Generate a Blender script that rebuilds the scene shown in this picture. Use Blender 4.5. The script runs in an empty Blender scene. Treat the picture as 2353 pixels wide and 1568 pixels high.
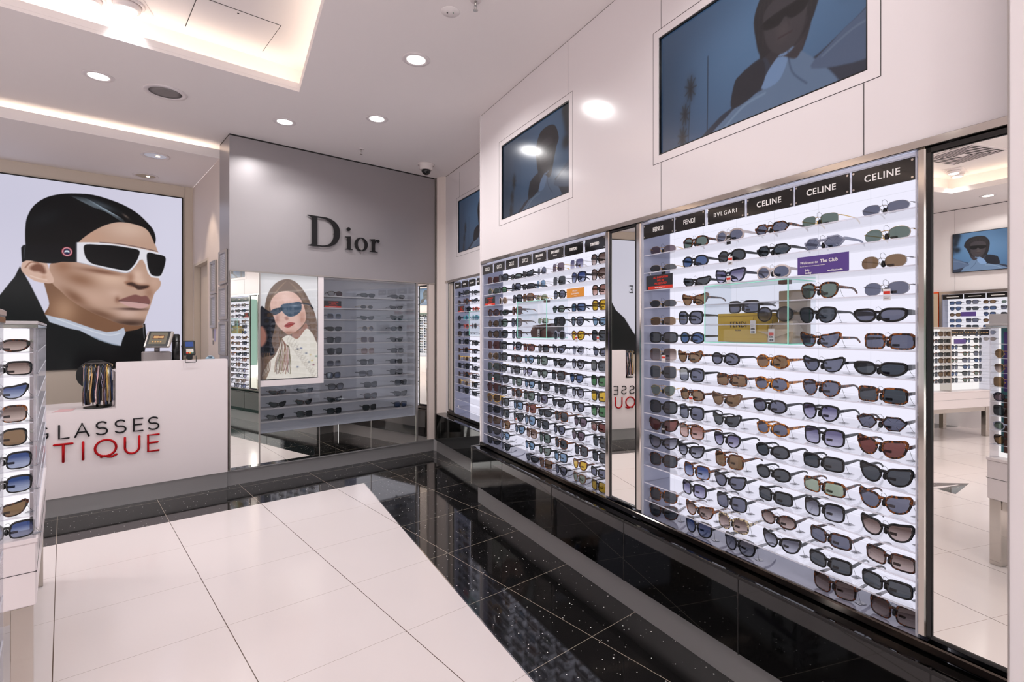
import bpy, math, random
import numpy as np
from mathutils import Matrix, Vector
random.seed(7)
PI = math.pi
scene = bpy.context.scene
COL = scene.collection
# ---------------------------------------------------------------- camera, world, exposure
cam_d = bpy.data.cameras.new('camera'); cam = bpy.data.objects.new('camera', cam_d); COL.objects.link(cam)
cam.location = (0, 0, 1.38); cam.rotation_euler = (PI/2, 0, -0.7334)
cam_d.sensor_width = 36; cam_d.lens = 1216.39*36/2353
cam_d.shift_x = -0.02757; cam_d.shift_y = -0.01062; cam_d.clip_start = 0.02
scene.camera = cam
wd = bpy.data.worlds.new('world'); scene.world = wd; wd.use_nodes = True
wd.node_tree.nodes['Background'].inputs[0].default_value = (1.0, 0.985, 1.0, 1)   # even fill light added from outside, entering through the open entrance
wd.node_tree.nodes['Background'].inputs[1].default_value = 4.6
vs = scene.view_settings
scene.display_settings.display_device = 'sRGB'
vs.view_transform = 'Standard'; vs.look = 'None'; vs.gamma = 1; vs.use_curve_mapping = False
vs.exposure = 0.11
cy = scene.cycles
cy.use_denoising = True; cy.max_bounces = 12; cy.diffuse_bounces = 6; cy.glossy_bounces = 6
cy.transmission_bounces = 6; cy.transparent_max_bounces = 24; cy.caustics_reflective = False; cy.caustics_refractive = False
cy.sample_clamp_indirect = 6; cy.use_adaptive_sampling = True; cy.adaptive_threshold = 0.03

# ---------------------------------------------------------------- frames
# the right wall runs at an angle to the tile grid: its frame has x = -s (s = metres along the wall away
# from the camera), y = p (metres towards the wall), z up.  The grid frame is the world itself.
WD = (0.2065581, 0.9784343)          # direction of s in the world
RW = Matrix(((-WD[0], WD[1], 0, 0), (-WD[1], -WD[0], 0, 0), (0, 0, 1, 0), (0, 0, 0, 1)))
WORLD = Matrix.Identity(4)
def sp(s, p): return (s*WD[0] + p*WD[1], s*WD[1] - p*WD[0])
def rotz(a, x=0, y=0): return Matrix.Translation((x, y, 0)) @ Matrix.Rotation(a, 4, 'Z')

# ---------------------------------------------------------------- lights
def area(name, loc, rot, size, power, color=(1, .93, .88), size_y=None, shape='DISK', spread=PI):
    d = bpy.data.lights.new(name, 'AREA'); d.energy = power; d.color = color; d.shape = shape; d.size = size
    if size_y: d.size_y = size_y
    d.spread = spread
    o = bpy.data.objects.new(name, d); COL.objects.link(o); o.location = loc; o.rotation_euler = rot; return o
def spot(name, loc, target, power, angle=60, blend=.6, color=(1, .955, .945), r=.03):
    d = bpy.data.lights.new(name, 'SPOT'); d.energy = power; d.color = color; d.spot_size = math.radians(angle); d.spot_blend = blend
    d.shadow_soft_size = r
    o = bpy.data.objects.new(name, d); COL.objects.link(o); o.location = loc
    o.rotation_euler = (Vector(target)-Vector(loc)).to_track_quat('-Z', 'Y').to_euler(); return o
WARM = (1, .85, .66); LAMP = (1, .965, .965)
# LED strips lying in the ceiling coves
COVE = []
def cove(ax, ay, bx, by, z, power):
    L = math.hypot(bx-ax, by-ay)
    COVE.append(area('cove_light', ((ax+bx)/2, (ay+by)/2, z), (PI, 0, math.atan2(by-ay, bx-ax)), L, power*L, WARM, .03, 'RECTANGLE'))

# ---------------------------------------------------------------- materials
def lin(c):
    return tuple(((x/255)/12.92 if x/255 <= .04045 else ((x/255+.055)/1.055)**2.4) for x in c)
class NT:
    def __init__(s, name):
        s.m = bpy.data.materials.new(name); s.m.use_nodes = True; s.t = s.m.node_tree; s.t.nodes.clear()
        s.out = s.t.nodes.new('ShaderNodeOutputMaterial')
    def n(s, typ, **kw):
        nd = s.t.nodes.new(typ)
        for k, v in kw.items():
            if k.startswith('i_'):
                key = k[2:]; key = int(key) if key.isdigit() else key.replace('_', ' ')
                if hasattr(v, 'bl_idname') or isinstance(v, bpy.types.NodeSocket): s.t.links.new(v, nd.inputs[key])
                else: nd.inputs[key].default_value = v
            else: setattr(nd, k, v)
        return nd
    def math(s, op, a, b=None, c=None):
        nd = s.t.nodes.new('ShaderNodeMath'); nd.operation = op
        for i, v in enumerate((a, b, c)):
            if v is None: continue
            if isinstance(v, (int, float)): nd.inputs[i].default_value = v
            else: s.t.links.new(v, nd.inputs[i])
        return nd.outputs[0]
    def mix(s, f, a, b):
        nd = s.t.nodes.new('ShaderNodeMix'); nd.data_type = 'RGBA'
        for k, v in ((0, f), (6, a), (7, b)):
            if isinstance(v, (int, float)): nd.inputs[k].default_value = v
            elif isinstance(v, tuple): nd.inputs[k].default_value = v if len(v) == 4 else (*v, 1)
            else: s.t.links.new(v, nd.inputs[k])
        return nd.outputs[2]
    def link(s, a, b): s.t.links.new(a, b)
    def end(s, sock): s.t.links.new(sock, s.out.inputs[0]); return s.m
def pbr(name, col, rough=.5, metal=0, spec=.5, emit=None, estr=0, coat=0, bump=0, bscale=200, croughness=.03):
    t = NT(name); b = t.n('ShaderNodeBsdfPrincipled')
    c = lin(col); b.inputs['Base Color'].default_value = (*c, 1)
    b.inputs['Roughness'].default_value = rough; b.inputs['Metallic'].default_value = metal
    b.inputs['Specular IOR Level'].default_value = spec
    if coat: b.inputs['Coat Weight'].default_value = coat; b.inputs['Coat Roughness'].default_value = croughness
    if emit: b.inputs['Emission Color'].default_value = (*lin(emit), 1); b.inputs['Emission Strength'].default_value = estr
    # faint procedural variation of the surface
    nz = t.n('ShaderNodeTexNoise', i_Scale=bscale); ge = t.n('ShaderNodeNewGeometry'); t.link(ge.outputs['Position'], nz.inputs['Vector'])
    if bump:
        bp = t.n('ShaderNodeBump', i_Strength=bump, i_Distance=.001); t.link(nz.outputs[0], bp.inputs['Height']); t.link(bp.outputs[0], b.inputs['Normal'])
    else:
        mr = t.math('MULTIPLY_ADD', nz.outputs[0], .02, max(0, rough-.01)); t.link(mr, b.inputs['Roughness'])
    return t.end(b.outputs[0])
def emis(name, col, strength=1.0, gloss=0):
    t = NT(name); b = t.n('ShaderNodeBsdfPrincipled'); b.inputs['Base Color'].default_value = (.02, .02, .02, 1)
    b.inputs['Emission Color'].default_value = (*lin(col), 1); b.inputs['Emission Strength'].default_value = strength
    b.inputs['Roughness'].default_value = .3; b.inputs['Specular IOR Level'].default_value = gloss
    return t.end(b.outputs[0])
M = {}
M['fascia'] = pbr('lacquered_white_panel', (230, 224, 225), .16, spec=.5)
M['wall'] = pbr('painted_cream_wall', (226, 214, 207), .55)
M['ceil'] = pbr('ceiling_paint', (242, 236, 235), .75)
M['white'] = pbr('white_laminate', (228, 220, 221), .3)
M['whitegloss'] = pbr('white_gloss', (232, 222, 219), .2)
M['dark'] = pbr('dark_gap', (30, 26, 26), .6)
M['black'] = pbr('black_plastic', (14, 14, 15), .3)
M['blackgloss'] = pbr('black_gloss_glass', (5, 5, 5), .03, spec=.6)
M['framegloss'] = pbr('black_lacquer_frame', (16, 15, 15), .18)
M['sign'] = pbr('smoked_black_sign', (28, 26, 26), .08, spec=.5)
M['steel'] = pbr('polished_steel', (198, 192, 185), .09, 1)
M['bronze'] = pbr('dark_polished_steel', (88, 82, 78), .1, 1)
M['brushed'] = pbr('brushed_steel', (160, 158, 158), .36, .35)
M['alu'] = pbr('satin_aluminium', (176, 170, 166), .3, .8)
M['satin'] = pbr('satin_silver_panel', (156, 151, 153), .38, .35, coat=.4, croughness=.3)
M['mirror'] = pbr('mirror', (247, 246, 240), .0, 1); M['mirror'].node_tree.nodes['Principled BSDF'].inputs['Roughness'].default_value = 0
for l in list(M['mirror'].node_tree.links):
    if l.to_socket.name == 'Roughness': M['mirror'].node_tree.links.remove(l)
M['lettering'] = pbr('letter_black', (26, 24, 26), .6, spec=.2)
M['red'] = pbr('letter_red', (168, 22, 28), .8, spec=.1)
M['ltwhite'] = pbr('letter_white', (240, 238, 236), .4)
M['sidegrey'] = pbr('smoked_side_panel', (150, 154, 176), .12, spec=.6)
M['niche'] = pbr('grey_niche_back', (150, 147, 156), .15, emit=(160, 157, 164), estr=.22)  # faint emission added to brighten the niche panels
M['nicheshelf'] = pbr('frosted_shelf', (176, 170, 172), .4)
M['cardw'] = pbr('white_card', (232, 230, 230), .5)
M['cardgrey'] = pbr('grey_security_label', (150, 152, 160), .25)
M['cardred'] = pbr('red_print', (214, 50, 30), .5)
M['purple'] = pbr('purple_card', (88, 66, 140), .4)
M['orange'] = pbr('orange_card', (226, 150, 50), .4)
M['yellowbox'] = pbr('mustard_yellow_box', (206, 172, 62), .45)
M['beige'] = pbr('beige_fabric', (198, 178, 152), .7, bump=.3)
M['brown'] = pbr('brown_leather', (84, 52, 44), .45, bump=.3)
M['gold'] = pbr('gold_metal', (214, 180, 110), .2, 1)
M['silver'] = pbr('silver_metal', (200, 196, 190), .2, 1)
M['screenblue'] = emis('terminal_screen', (60, 84, 150), .8)
M['screengrey'] = emis('monitor_screen', (130, 120, 104), .8)
M['lampdisc'] = emis('lamp_diffuser', (255, 250, 246), 4.5)
M['grille'] = pbr('speaker_grille', (138, 132, 132), .7, bump=.4, bscale=1500)
M['cream'] = pbr('cream_door', (206, 194, 180), .5)
M['paper'] = pbr('licence_paper', (150, 150, 162), .3)
M['tan'] = pbr('tan_cord', (188, 150, 96), .5)
M['bluecord'] = pbr('blue_cord', (52, 78, 128), .5)
M['lilac'] = pbr('lilac_cord', (176, 168, 200), .5)
M['pinkcord'] = pbr('pink_cord', (208, 170, 172), .5)
M['greencord'] = pbr('green_cord', (88, 128, 110), .5)
M['frameorange'] = pbr('orange_panel', (232, 84, 22), .3)
M['paleblue'] = pbr('pale_blue_plastic', (150, 178, 196), .3); M['concourse'] = pbr('dim_green_shopfront', (58, 84, 78), .3); M['teal'] = pbr('teal_print', (80, 140, 150), .4)
def backlight(name, col, strength, su=.19, sz=.0858):
    """opal acrylic back panel lit from behind, with fine panel joints"""
    t = NT(name); tc = t.n('ShaderNodeTexCoord'); sx = t.n('ShaderNodeSeparateXYZ'); t.link(tc.outputs['Object'], sx.inputs[0])
    def line(sock, period, wdt):
        f = t.math('FRACT', t.math('DIVIDE', sock, period)); a = t.math('ABSOLUTE', t.math('SUBTRACT', f, .5))
        return t.math('GREATER_THAN', a, .5-wdt/period)
    l = t.math('MAXIMUM', line(sx.outputs[0], su, .0008), line(sx.outputs[2], sz, .0006))
    e = t.mix(l, lin(col), tuple(x*.80 for x in lin(col)))
    b = t.n('ShaderNodeBsdfPrincipled', i_Base_Color=(.05, .05, .05, 1), i_Roughness=.35, i_Emission_Strength=strength)
    b.inputs['Specular IOR Level'].default_value = .2
    t.link(e, b.inputs['Emission Color'])
    return t.end(b.outputs[0])
M['lightpanel'] = backlight('opal_light_panel', (236, 234, 250), .95)
M['lightpanelw'] = backlight('opal_light_panel_warm', (250, 246, 252), .95, .4, .4)
M['ledstrip'] = emis('led_strip', (214, 222, 255), 1.4)
def fres(t, f0=.04, k=1.0):
    lw = t.n('ShaderNodeLayerWeight', i_Blend=.5); return t.math('MULTIPLY', t.math('MULTIPLY_ADD', t.math('POWER', lw.outputs['Facing'], 5.0), 1-f0, f0), k)
def clear(name, tint=(.93, .95, .96), gl=.12, edge=None, rough=.02, body=0.0, bodycol=(.9, .9, .95)):
    """clear sheet: straight-through transparency with a fresnel reflection and a little body colour"""
    t = NT(name); tr = t.n('ShaderNodeBsdfTransparent', i_Color=(*tint, 1)); g = t.n('ShaderNodeBsdfGlossy', i_Roughness=rough)
    f = fres(t, .045)
    mx = t.n('ShaderNodeMixShader'); t.link(f, mx.inputs[0]); t.link(tr.outputs[0], mx.inputs[1]); t.link(g.outputs[0], mx.inputs[2])
    if body:
        d = t.n('ShaderNodeBsdfDiffuse', i_Color=(*bodycol, 1)); m2 = t.n('ShaderNodeMixShader'); m2.inputs[0].default_value = body
        t.link(mx.outputs[0], m2.inputs[1]); t.link(d.outputs[0], m2.inputs[2]); mx = m2
    return t.end(mx.outputs[0])
M['glass'] = clear('clear_glass')
M['shelf'] = clear('clear_acrylic_shelf', (.99, .99, .998), .04, body=.02)
M['shelfedge'] = clear('acrylic_edge', (.96, .96, 1), body=.45, bodycol=(.92, .93, 1))
M['glassedge'] = pbr('green_glass_edge', (140, 205, 188), .2, emit=(140, 215, 196), estr=.35)
# sunglass lenses: tinted, see-through; some fade from dark at the top to pale below
def lensmat(name, top, bot=None):
    t = NT(name)
    tint = t.n('ShaderNodeBsdfTransparent', i_Color=(*lin(top), 1))
    if bot:
        tc = t.n('ShaderNodeTexCoord'); sx = t.n('ShaderNodeSeparateXYZ'); t.link(tc.outputs['Object'], sx.inputs[0])
        mr = t.n('ShaderNodeMapRange', i_1=-.018, i_2=.014); t.link(sx.outputs[2], mr.inputs[0])
        t.link(t.mix(mr.outputs[0], lin(bot), lin(top)), tint.inputs[0])
    d = t.n('ShaderNodeBsdfDiffuse', i_Color=(*[x*.45 for x in lin(top)], 1))
    m0 = t.n('ShaderNodeMixShader'); m0.inputs[0].default_value = .25; t.link(tint.outputs[0], m0.inputs[1]); t.link(d.outputs[0], m0.inputs[2])
    g = t.n('ShaderNodeBsdfGlossy', i_Roughness=.02, i_Color=(.95, .95, 1, 1)); fr = fres(t, .045)
    mx = t.n('ShaderNodeMixShader'); t.link(fr, mx.inputs[0]); t.link(m0.outputs[0], mx.inputs[1]); t.link(g.outputs[0], mx.inputs[2])
    return t.end(mx.outputs[0])
LENS = {
 'g': ('grey', lensmat('lens_grey', (112, 116, 132))), 'k': ('dark grey', lensmat('lens_dark_grey', (78, 84, 88))),
 'n': ('green', lensmat('lens_green', (112, 128, 118))), 'b': ('brown', lensmat('lens_brown', (138, 112, 84))),
 'u': ('blue', lensmat('lens_blue', (84, 106, 144))), 'v': ('faded violet-grey', lensmat('lens_violet_fade', (104, 102, 134), (206, 204, 226))),
 'w': ('faded brown', lensmat('lens_brown_fade', (104, 84, 76), (206, 186, 176))), 'y': ('yellow', lensmat('lens_yellow', (222, 184, 60))),
 'x': ('faded blue', lensmat('lens_blue_fade', (50, 74, 128), (180, 190, 214))), 'l': ('pale green', lensmat('lens_pale_green', (170, 184, 160))),
 'p': ('faded pink', lensmat('lens_pink_fade', (150, 108, 96), (230, 196, 184))), 'm': ('mauve', lensmat('lens_mauve', (120, 104, 114))),
 's': ('faded grey', lensmat('lens_grey_fade', (86, 88, 100), (196, 198, 208))), 'e': ('emerald', lensmat('lens_emerald', (80, 128, 84))),
 'r': ('red-brown', lensmat('lens_red_brown', (128, 80, 74))), 'c': ('sky blue', lensmat('lens_sky', (128, 158, 184))),
}
def tort(name, base, spot_, scale=110, amt=.5):
    t = NT(name); tc = t.n('ShaderNodeTexCoord')
    nz = t.n('ShaderNodeTexNoise', i_Scale=scale, i_Detail=2.0); t.link(tc.outputs['Object'], nz.inputs['Vector'])
    mr = t.n('ShaderNodeMapRange', i_1=amt-.03, i_2=amt+.08); t.link(nz.outputs[0], mr.inputs[0])
    b = t.n('ShaderNodeBsdfPrincipled', i_Roughness=.16); t.link(t.mix(mr.outputs[0], lin(base), lin(spot_)), b.inputs['Base Color'])
    return t.end(b.outputs[0])
FR = {
 'K': ('black', pbr('frame_black', (13, 13, 15), .16)), 'T': ('tortoiseshell', tort('frame_tortoise', (38, 20, 14), (150, 84, 30))),
 'L': ('amber tortoiseshell', tort('frame_light_tortoise', (86, 42, 14), (214, 136, 44), 90, .46)),
 'D': ('dark tortoiseshell', tort('frame_dark_tortoise', (26, 15, 12), (92, 46, 24), 110, .52)),
 'W': ('white', pbr('frame_white', (216, 206, 204), .2)), 'G': ('gold', M['gold']), 'S': ('silver', M['silver']),
 'C': ('clear grey', pbr('frame_clear_grey', (150, 156, 176), .15)), 'B': ('brown', pbr('frame_brown', (112, 84, 66), .2)),
 'N': ('navy', pbr('frame_navy', (24, 28, 50), .2)), 'M': ('mottled cream', tort('frame_cream', (40, 30, 22), (226, 208, 170), 120, .5)),
 'A': ('aqua', pbr('frame_aqua', (80, 190, 200), .25)), 'R': ('coral', pbr('frame_coral', (224, 96, 80), .25)),
}
# ---------------------------------------------------------------- mesh helpers
class MB:
    def __init__(s): s.v = []; s.f = []; s.mi = []; s.cur = 0; s.sm = []; s.smooth = False
    def _f(s, *idx): s.f.append(idx); s.mi.append(s.cur); s.sm.append(s.smooth)
    def box(s, x0, x1, y0, y1, z0, z1, bev=0):
        x0, x1 = sorted((x0, x1)); y0, y1 = sorted((y0, y1)); z0, z1 = sorted((z0, z1))
        if bev: return s.bbox(x0, x1, y0, y1, z0, z1, bev)
        b = len(s.v)
        s.v += [(x0, y0, z0), (x1, y0, z0), (x1, y1, z0), (x0, y1, z0), (x0, y0, z1), (x1, y0, z1), (x1, y1, z1), (x0, y1, z1)]
        for q in ((0, 3, 2, 1), (4, 5, 6, 7), (0, 1, 5, 4), (1, 2, 6, 5), (2, 3, 7, 6), (3, 0, 4, 7)): s._f(*[b+i for i in q])
        return s
    def bbox(s, x0, x1, y0, y1, z0, z1, r):
        """box with chamfered edges"""
        r = min(r, (x1-x0)/2.01, (y1-y0)/2.01, (z1-z0)/2.01)
        rings = []
        for (z, i) in ((z0, r), (z0+r, 0), (z1-r, 0), (z1, r)):
            a0, a1, b0, b1 = x0+i, x1-i, y0+i, y1-i; c = r*.9 if i == 0 else r*.3
            rings.append([(a0+c, b0, z), (a1-c, b0, z), (a1, b0+c, z), (a1, b1-c, z), (a1-c, b1, z), (a0+c, b1, z), (a0, b1-c, z), (a0, b0+c, z)])
        s.loft(rings); return s
    def loft(s, rings, closed=True, caps=True):
        b = len(s.v); n = len(rings[0])
        for r in rings: s.v += [tuple(p) for p in r]
        for k in range(len(rings)-1):
            for i in range(n if closed else n-1):
                j = (i+1) % n; s._f(b+k*n+i, b+k*n+j, b+(k+1)*n+j, b+(k+1)*n+i)
        if caps:
            s.f.append(tuple(b+i for i in range(n))[::-1]); s.mi.append(s.cur); s.sm.append(False)
            s.f.append(tuple(b+(len(rings)-1)*n+i for i in range(n))); s.mi.append(s.cur); s.sm.append(False)
        return s
    def prism(s, poly, z0, z1, axis='z'):
        """poly: list of 2D points, extruded along axis"""
        def P(a, b, c): return (a, b, c) if axis == 'z' else ((a, c, b) if axis == 'y' else (c, a, b))
        r0 = [P(a, b, z0) for a, b in poly]; r1 = [P(a, b, z1) for a, b in poly]
        if axis == 'y': r0, r1 = r1, r0
        return s.loft([r0, r1])
    def cyl(s, c, r, h, n=24, axis='z', r2=None):
        r2 = r if r2 is None else r2; rings = []
        for rr, t in ((r, 0), (r2, h)):
            ring = []
            for i in range(n):
                a = 2*PI*i/n; u, v = rr*math.cos(a), rr*math.sin(a)
                if axis == 'z': ring.append((c[0]+u, c[1]+v, c[2]+t))
                elif axis == 'y': ring.append((c[0]+u, c[1]+t, c[2]-v))
                else: ring.append((c[0]+t, c[1]+u, c[2]+v))
            rings.append(ring)
        old = s.smooth; s.smooth = True; s.loft(rings); s.smooth = old; return s
    def lathe(s, c, prof, n=28):
        """prof: (r,z) pairs"""
        old = s.smooth; s.smooth = True
        s.loft([[(c[0]+r*math.cos(2*PI*i/n), c[1]+r*math.sin(2*PI*i/n), c[2]+z) for i in range(n)] for r, z in prof]); s.smooth = old; return s
    def tube(s, pts, r, n=6, flat=1.0, upv=None):
        pts = [Vector(p) for p in pts]; rings = []
        for i, p in enumerate(pts):
            d = (pts[min(i+1, len(pts)-1)]-pts[max(i-1, 0)])
            d = d.normalized() if d.length > 1e-9 else Vector((0, 0, 1))
            up = Vector(upv) if upv else (Vector((0, 0, 1)) if abs(d.z) < .95 else Vector((1, 0, 0)))
            a = d.cross(up).normalized(); b = a.cross(d).normalized()
            rr = r[i] if isinstance(r, (list, tuple)) else r
            rings.append([tuple(p + a*rr*math.cos(2*PI*k/n)*flat + b*rr*math.sin(2*PI*k/n)) for k in range(n)])
        old = s.smooth; s.smooth = True; s.loft(rings); s.smooth = old; return s
    def mesh(s, name, mats, off=(0, 0, 0)):
        me = bpy.data.meshes.new(name)
        me.from_pydata([(a-off[0], b-off[1], c-off[2]) for a, b, c in s.v], [], s.f)
        for m_ in (mats if isinstance(mats, (list, tuple)) else [mats]): me.materials.append(m_)
        me.polygons.foreach_set('material_index', s.mi); me.polygons.foreach_set('use_smooth', s.sm)
        me.update(); return me
BASE = {}
def mt(m_): return [M[x] if isinstance(x, str) else x for x in m_] if isinstance(m_, (list, tuple)) else (M[m_] if isinstance(m_, str) else m_)
def props(o, label=None, cat=None, group=None, kind=None):
    if label: o['label'] = label
    if cat: o['category'] = cat
    if group: o['group'] = group
    if kind: o['kind'] = kind
    return o
def thing(name, label, cat, base, frame=WORLD, group=None):
    o = bpy.data.objects.new(name, None); COL.objects.link(o); o.empty_display_size = .05
    o.matrix_world = frame @ Matrix.Translation(base); BASE[o.name] = base
    return props(o, label, cat, group)
def part(name, mb, mat, parent, label=None, kind=None):
    base = BASE[parent.name]
    me = mb.mesh(name, mt(mat), base) if isinstance(mb, MB) else mb
    o = bpy.data.objects.new(name, me); COL.objects.link(o); o.parent = parent; BASE[o.name] = base
    return props(o, label, None, None, kind)
def single(name, mb, mat, label=None, cat=None, frame=WORLD, group=None, kind=None):
    xs = np.array(mb.v); b = ((xs[:, 0].min()+xs[:, 0].max())/2, (xs[:, 1].min()+xs[:, 1].max())/2, xs[:, 2].min())
    me = mb.mesh(name, mt(mat), b); o = bpy.data.objects.new(name, me); COL.objects.link(o)
    o.matrix_world = frame @ Matrix.Translation(b); BASE[o.name] = b
    return props(o, label, cat, group, kind)
def struct(name, mb, mat, frame=WORLD): return single(name, mb, mat, frame=frame, kind='structure')
def text_mesh(txt, size, depth=.001, xs=1.0, spacing=1.0, align='CENTER', off=0.0, shear=0.0):
    """flat lettering standing in the x-z plane, facing -y, as a list (verts, faces)"""
    c = bpy.data.curves.new('t', 'FONT'); c.body = txt; c.size = size; c.extrude = depth/2; c.align_x = align; c.align_y = 'CENTER'
    c.space_character = spacing; c.offset = off; c.shear = shear; c.resolution_u = 3
    o = bpy.data.objects.new('t', c); COL.objects.link(o); bpy.context.view_layer.update()
    me = bpy.data.meshes.new_from_object(o.evaluated_get(bpy.context.evaluated_depsgraph_get()))
    vs_ = [(v.co.x*xs, -v.co.z, v.co.y) for v in me.vertices]; fs = [tuple(p.vertices) for p in me.polygons]
    bpy.data.objects.remove(o); bpy.data.curves.remove(c); bpy.data.meshes.remove(me); return vs_, fs
TC = {}
def add_text(mb, txt, size, x, y, z, **kw):
    key = (txt, size, tuple(sorted(kw.items())))
    if key not in TC: TC[key] = text_mesh(txt, size, **kw)
    v, f = TC[key]; b = len(mb.v); mb.v += [(a+x, c+y, d+z) for a, c, d in v]
    for q in f: mb._f(*[b+i for i in q])
    return mb
def curve_mesh(loops, depth, n=10):
    """filled 2-D outline with holes from bezier-ish control loops: each loop a list of points, smooth flag per point"""
    c = bpy.data.curves.new('c', 'CURVE'); c.dimensions = '2D'; c.fill_mode = 'BOTH'; c.extrude = depth/2
    for lp in loops:
        s = c.splines.new('POLY'); s.points.add(len(lp)-1); s.use_cyclic_u = True
        for p, q in zip(s.points, lp): p.co = (q[0], q[1], 0, 1)
    o = bpy.data.objects.new('c', c); COL.objects.link(o); bpy.context.view_layer.update()
    me = bpy.data.meshes.new_from_object(o.evaluated_get(bpy.context.evaluated_depsgraph_get()))
    r = [(v.co.x, -v.co.z, v.co.y) for v in me.vertices], [tuple(p.vertices) for p in me.polygons]
    bpy.data.objects.remove(o); bpy.data.curves.remove(c); bpy.data.meshes.remove(me); return r
def catmull(P, n=8, closed=True):
    out = []; N = len(P)
    for i in range(N if closed else N-1):
        g = lambda k: np.array(P[k % N] if closed else P[min(max(k, 0), N-1)], float)
        p0, p1, p2, p3 = g(i-1), g(i), g(i+1), g(i+2)
        for k in range(n):
            t = k/n
            out.append(tuple(.5*((2*p1)+(-p0+p2)*t+(2*p0-5*p1+4*p2-p3)*t*t+(-p0+3*p1-3*p2+p3)*t**3)))
    if not closed: out.append(tuple(P[-1]))
    return out
# ================================================================ THE SETTING
def floor_mat(name, black):
    t = NT(name); ge = t.n('ShaderNodeNewGeometry'); sx = t.n('ShaderNodeSeparateXYZ'); t.link(ge.outputs['Position'], sx.inputs[0])
    def line(sock, off, wdt):
        f = t.math('FRACT', t.math('DIVIDE', t.math('SUBTRACT', sock, off+.3), .6)); a = t.math('ABSOLUTE', t.math('SUBTRACT', f, .5))
        return t.math('LESS_THAN', a, wdt/.6/2)
    lx = line(sx.outputs[0], .568, .0036); ly = line(sx.outputs[1], 4.614, .0032 if black else .0018)
    l = t.math('MAXIMUM', lx, ly)
    nz = t.n('ShaderNodeTexNoise', i_Scale=1.3, i_Detail=3.0); t.link(ge.outputs['Position'], nz.inputs['Vector'])
    b = t.n('ShaderNodeBsdfPrincipled')
    if black:
        vo = t.n('ShaderNodeTexVoronoi', i_Scale=50.0); t.link(ge.outputs['Position'], vo.inputs['Vector'])
        sc = t.n('ShaderNodeSeparateColor'); t.link(vo.outputs['Color'], sc.inputs[0])
        rad = t.math('MULTIPLY', t.math('POWER', sc.outputs[0], 2.2), .17)
        dot = t.math('LESS_THAN', vo.outputs['Distance'], rad)
        c = t.mix(dot, t.mix(nz.outputs[0], (.006, .006, .006), (.011, .010, .010)), (.95, .92, .88))
        c = t.mix(l, c, lin((150, 140, 126)))
        b.inputs['Roughness'].default_value = .05; b.inputs['Specular IOR Level'].default_value = .55
        t.link(c, b.inputs['Base Color'])
    else:
        c = t.mix(nz.outputs[0], lin((222, 213, 211)), lin((226, 217, 216)))
        c = t.mix(ly, c, lin((150, 134, 122))); c = t.mix(lx, c, lin((92, 76, 66)))
        b.inputs['Roughness'].default_value = .14; b.inputs['Specular IOR Level'].default_value = .45
        t.link(c, b.inputs['Base Color'])
    return t.end(b.outputs[0])
FW = floor_mat('white_floor_tile', False); FB = floor_mat('black_sparkle_tile', True)
# floor: pale tiles, a black border beside the right wall (0.7 m) and along the far end
A = sp(4.2, 1.018)
yb = 4.614
sA = (yb + WD[0]*1.018)/WD[1]
cA = sp(sA, 1.018); cB = sp(-4.9, 1.018)
fl = MB()
fl.cur = 0; fl.prism([(-7.2, -5.0), cB, cA, (-7.2, yb)], -.05, 0)
fl.cur = 1; fl.prism([cB, (4.4, -5.0), (4.4, yb), cA], -.05, 0); fl.prism([(-7.2, yb), (4.4, yb), (4.4, 7.3), (-7.2, 7.3)], -.05, 0)
fl_o = struct('floor', fl, [FW, FB])
st = MB()   # bright metal strip between the pale tiles and the black border
n0 = 1.016; st.prism([sp(-4.9, n0), sp(-4.9, n0+.006), sp(sA, n0+.006), sp(sA, n0)], 0, .0012)
struct('trim_1', st, 'steel')
# small black tile inlay with a pale stripe (seen in the wall mirror)
il = MB(); il.prism([(-1.74, 2.60), (-1.30, 2.78), (-1.30, 2.42)], 0, .0012)
il.cur = 1; il.prism([(-1.60, 2.605), (-1.30, 2.625), (-1.30, 2.575), (-1.60, 2.595)], .0012, .0016)
struct('trim_2', il, [FB, M['white']])

def hfill(loops, z0, z1):
    v, f = curve_mesh(loops, z1-z0); mb = MB(); mb.v = [(a, c, (z0+z1)/2 - b) for a, b, c in v]
    for q in f: mb._f(*q)
    return mb
H0, H1, H2 = 3.12, 3.35, 2.99
TR = [(1.28, 4.05), (-3.67, 4.05), (-4.905, -1.80), (.045, -1.80)]
TO = [(1.465, 4.20), (-3.82, 4.20), (-5.085, -1.95), (.165, -1.95)]
ce = hfill([[(-7.2, -5.0), (4.4, -5.0), (4.4, 5.95), (-7.2, 5.95)], TR], H0, H0+.02)
def ring(mb, P, Q, z0, z1, th_in=True):
    n = len(P)
    for i in range(n):
        j = (i+1) % n; mb.prism([P[i], P[j], Q[j], Q[i]], z0, z1)
TL = [(1.30, 4.068), (-3.688, 4.068), (-4.928, -1.818), (.062, -1.818)]
ring(ce, TR, TL, H0+.0205, H0+.062)
TO2 = [(1.50, 4.24), (-3.86, 4.24), (-5.13, -1.99), (.20, -1.99)]
ring(ce, TO, TO2, H0+.005, H1+.02)
ce.prism([TO2[3], TO2[0], TO2[1], TO2[2]][::1], H1, H1+.02)
# lower ceiling behind the counter with its cove lip
ce.box(-4.9, 1.09, 5.719, 7.12, H2+.0005, H2+.02); ce.box(-4.9, 1.09, 5.70, 5.718, H2, 3.072); ce.box(-4.9, 1.2, 5.94, 5.97, H2+.005, H0+.018)
struct('ceiling', ce, 'ceil')
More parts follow.
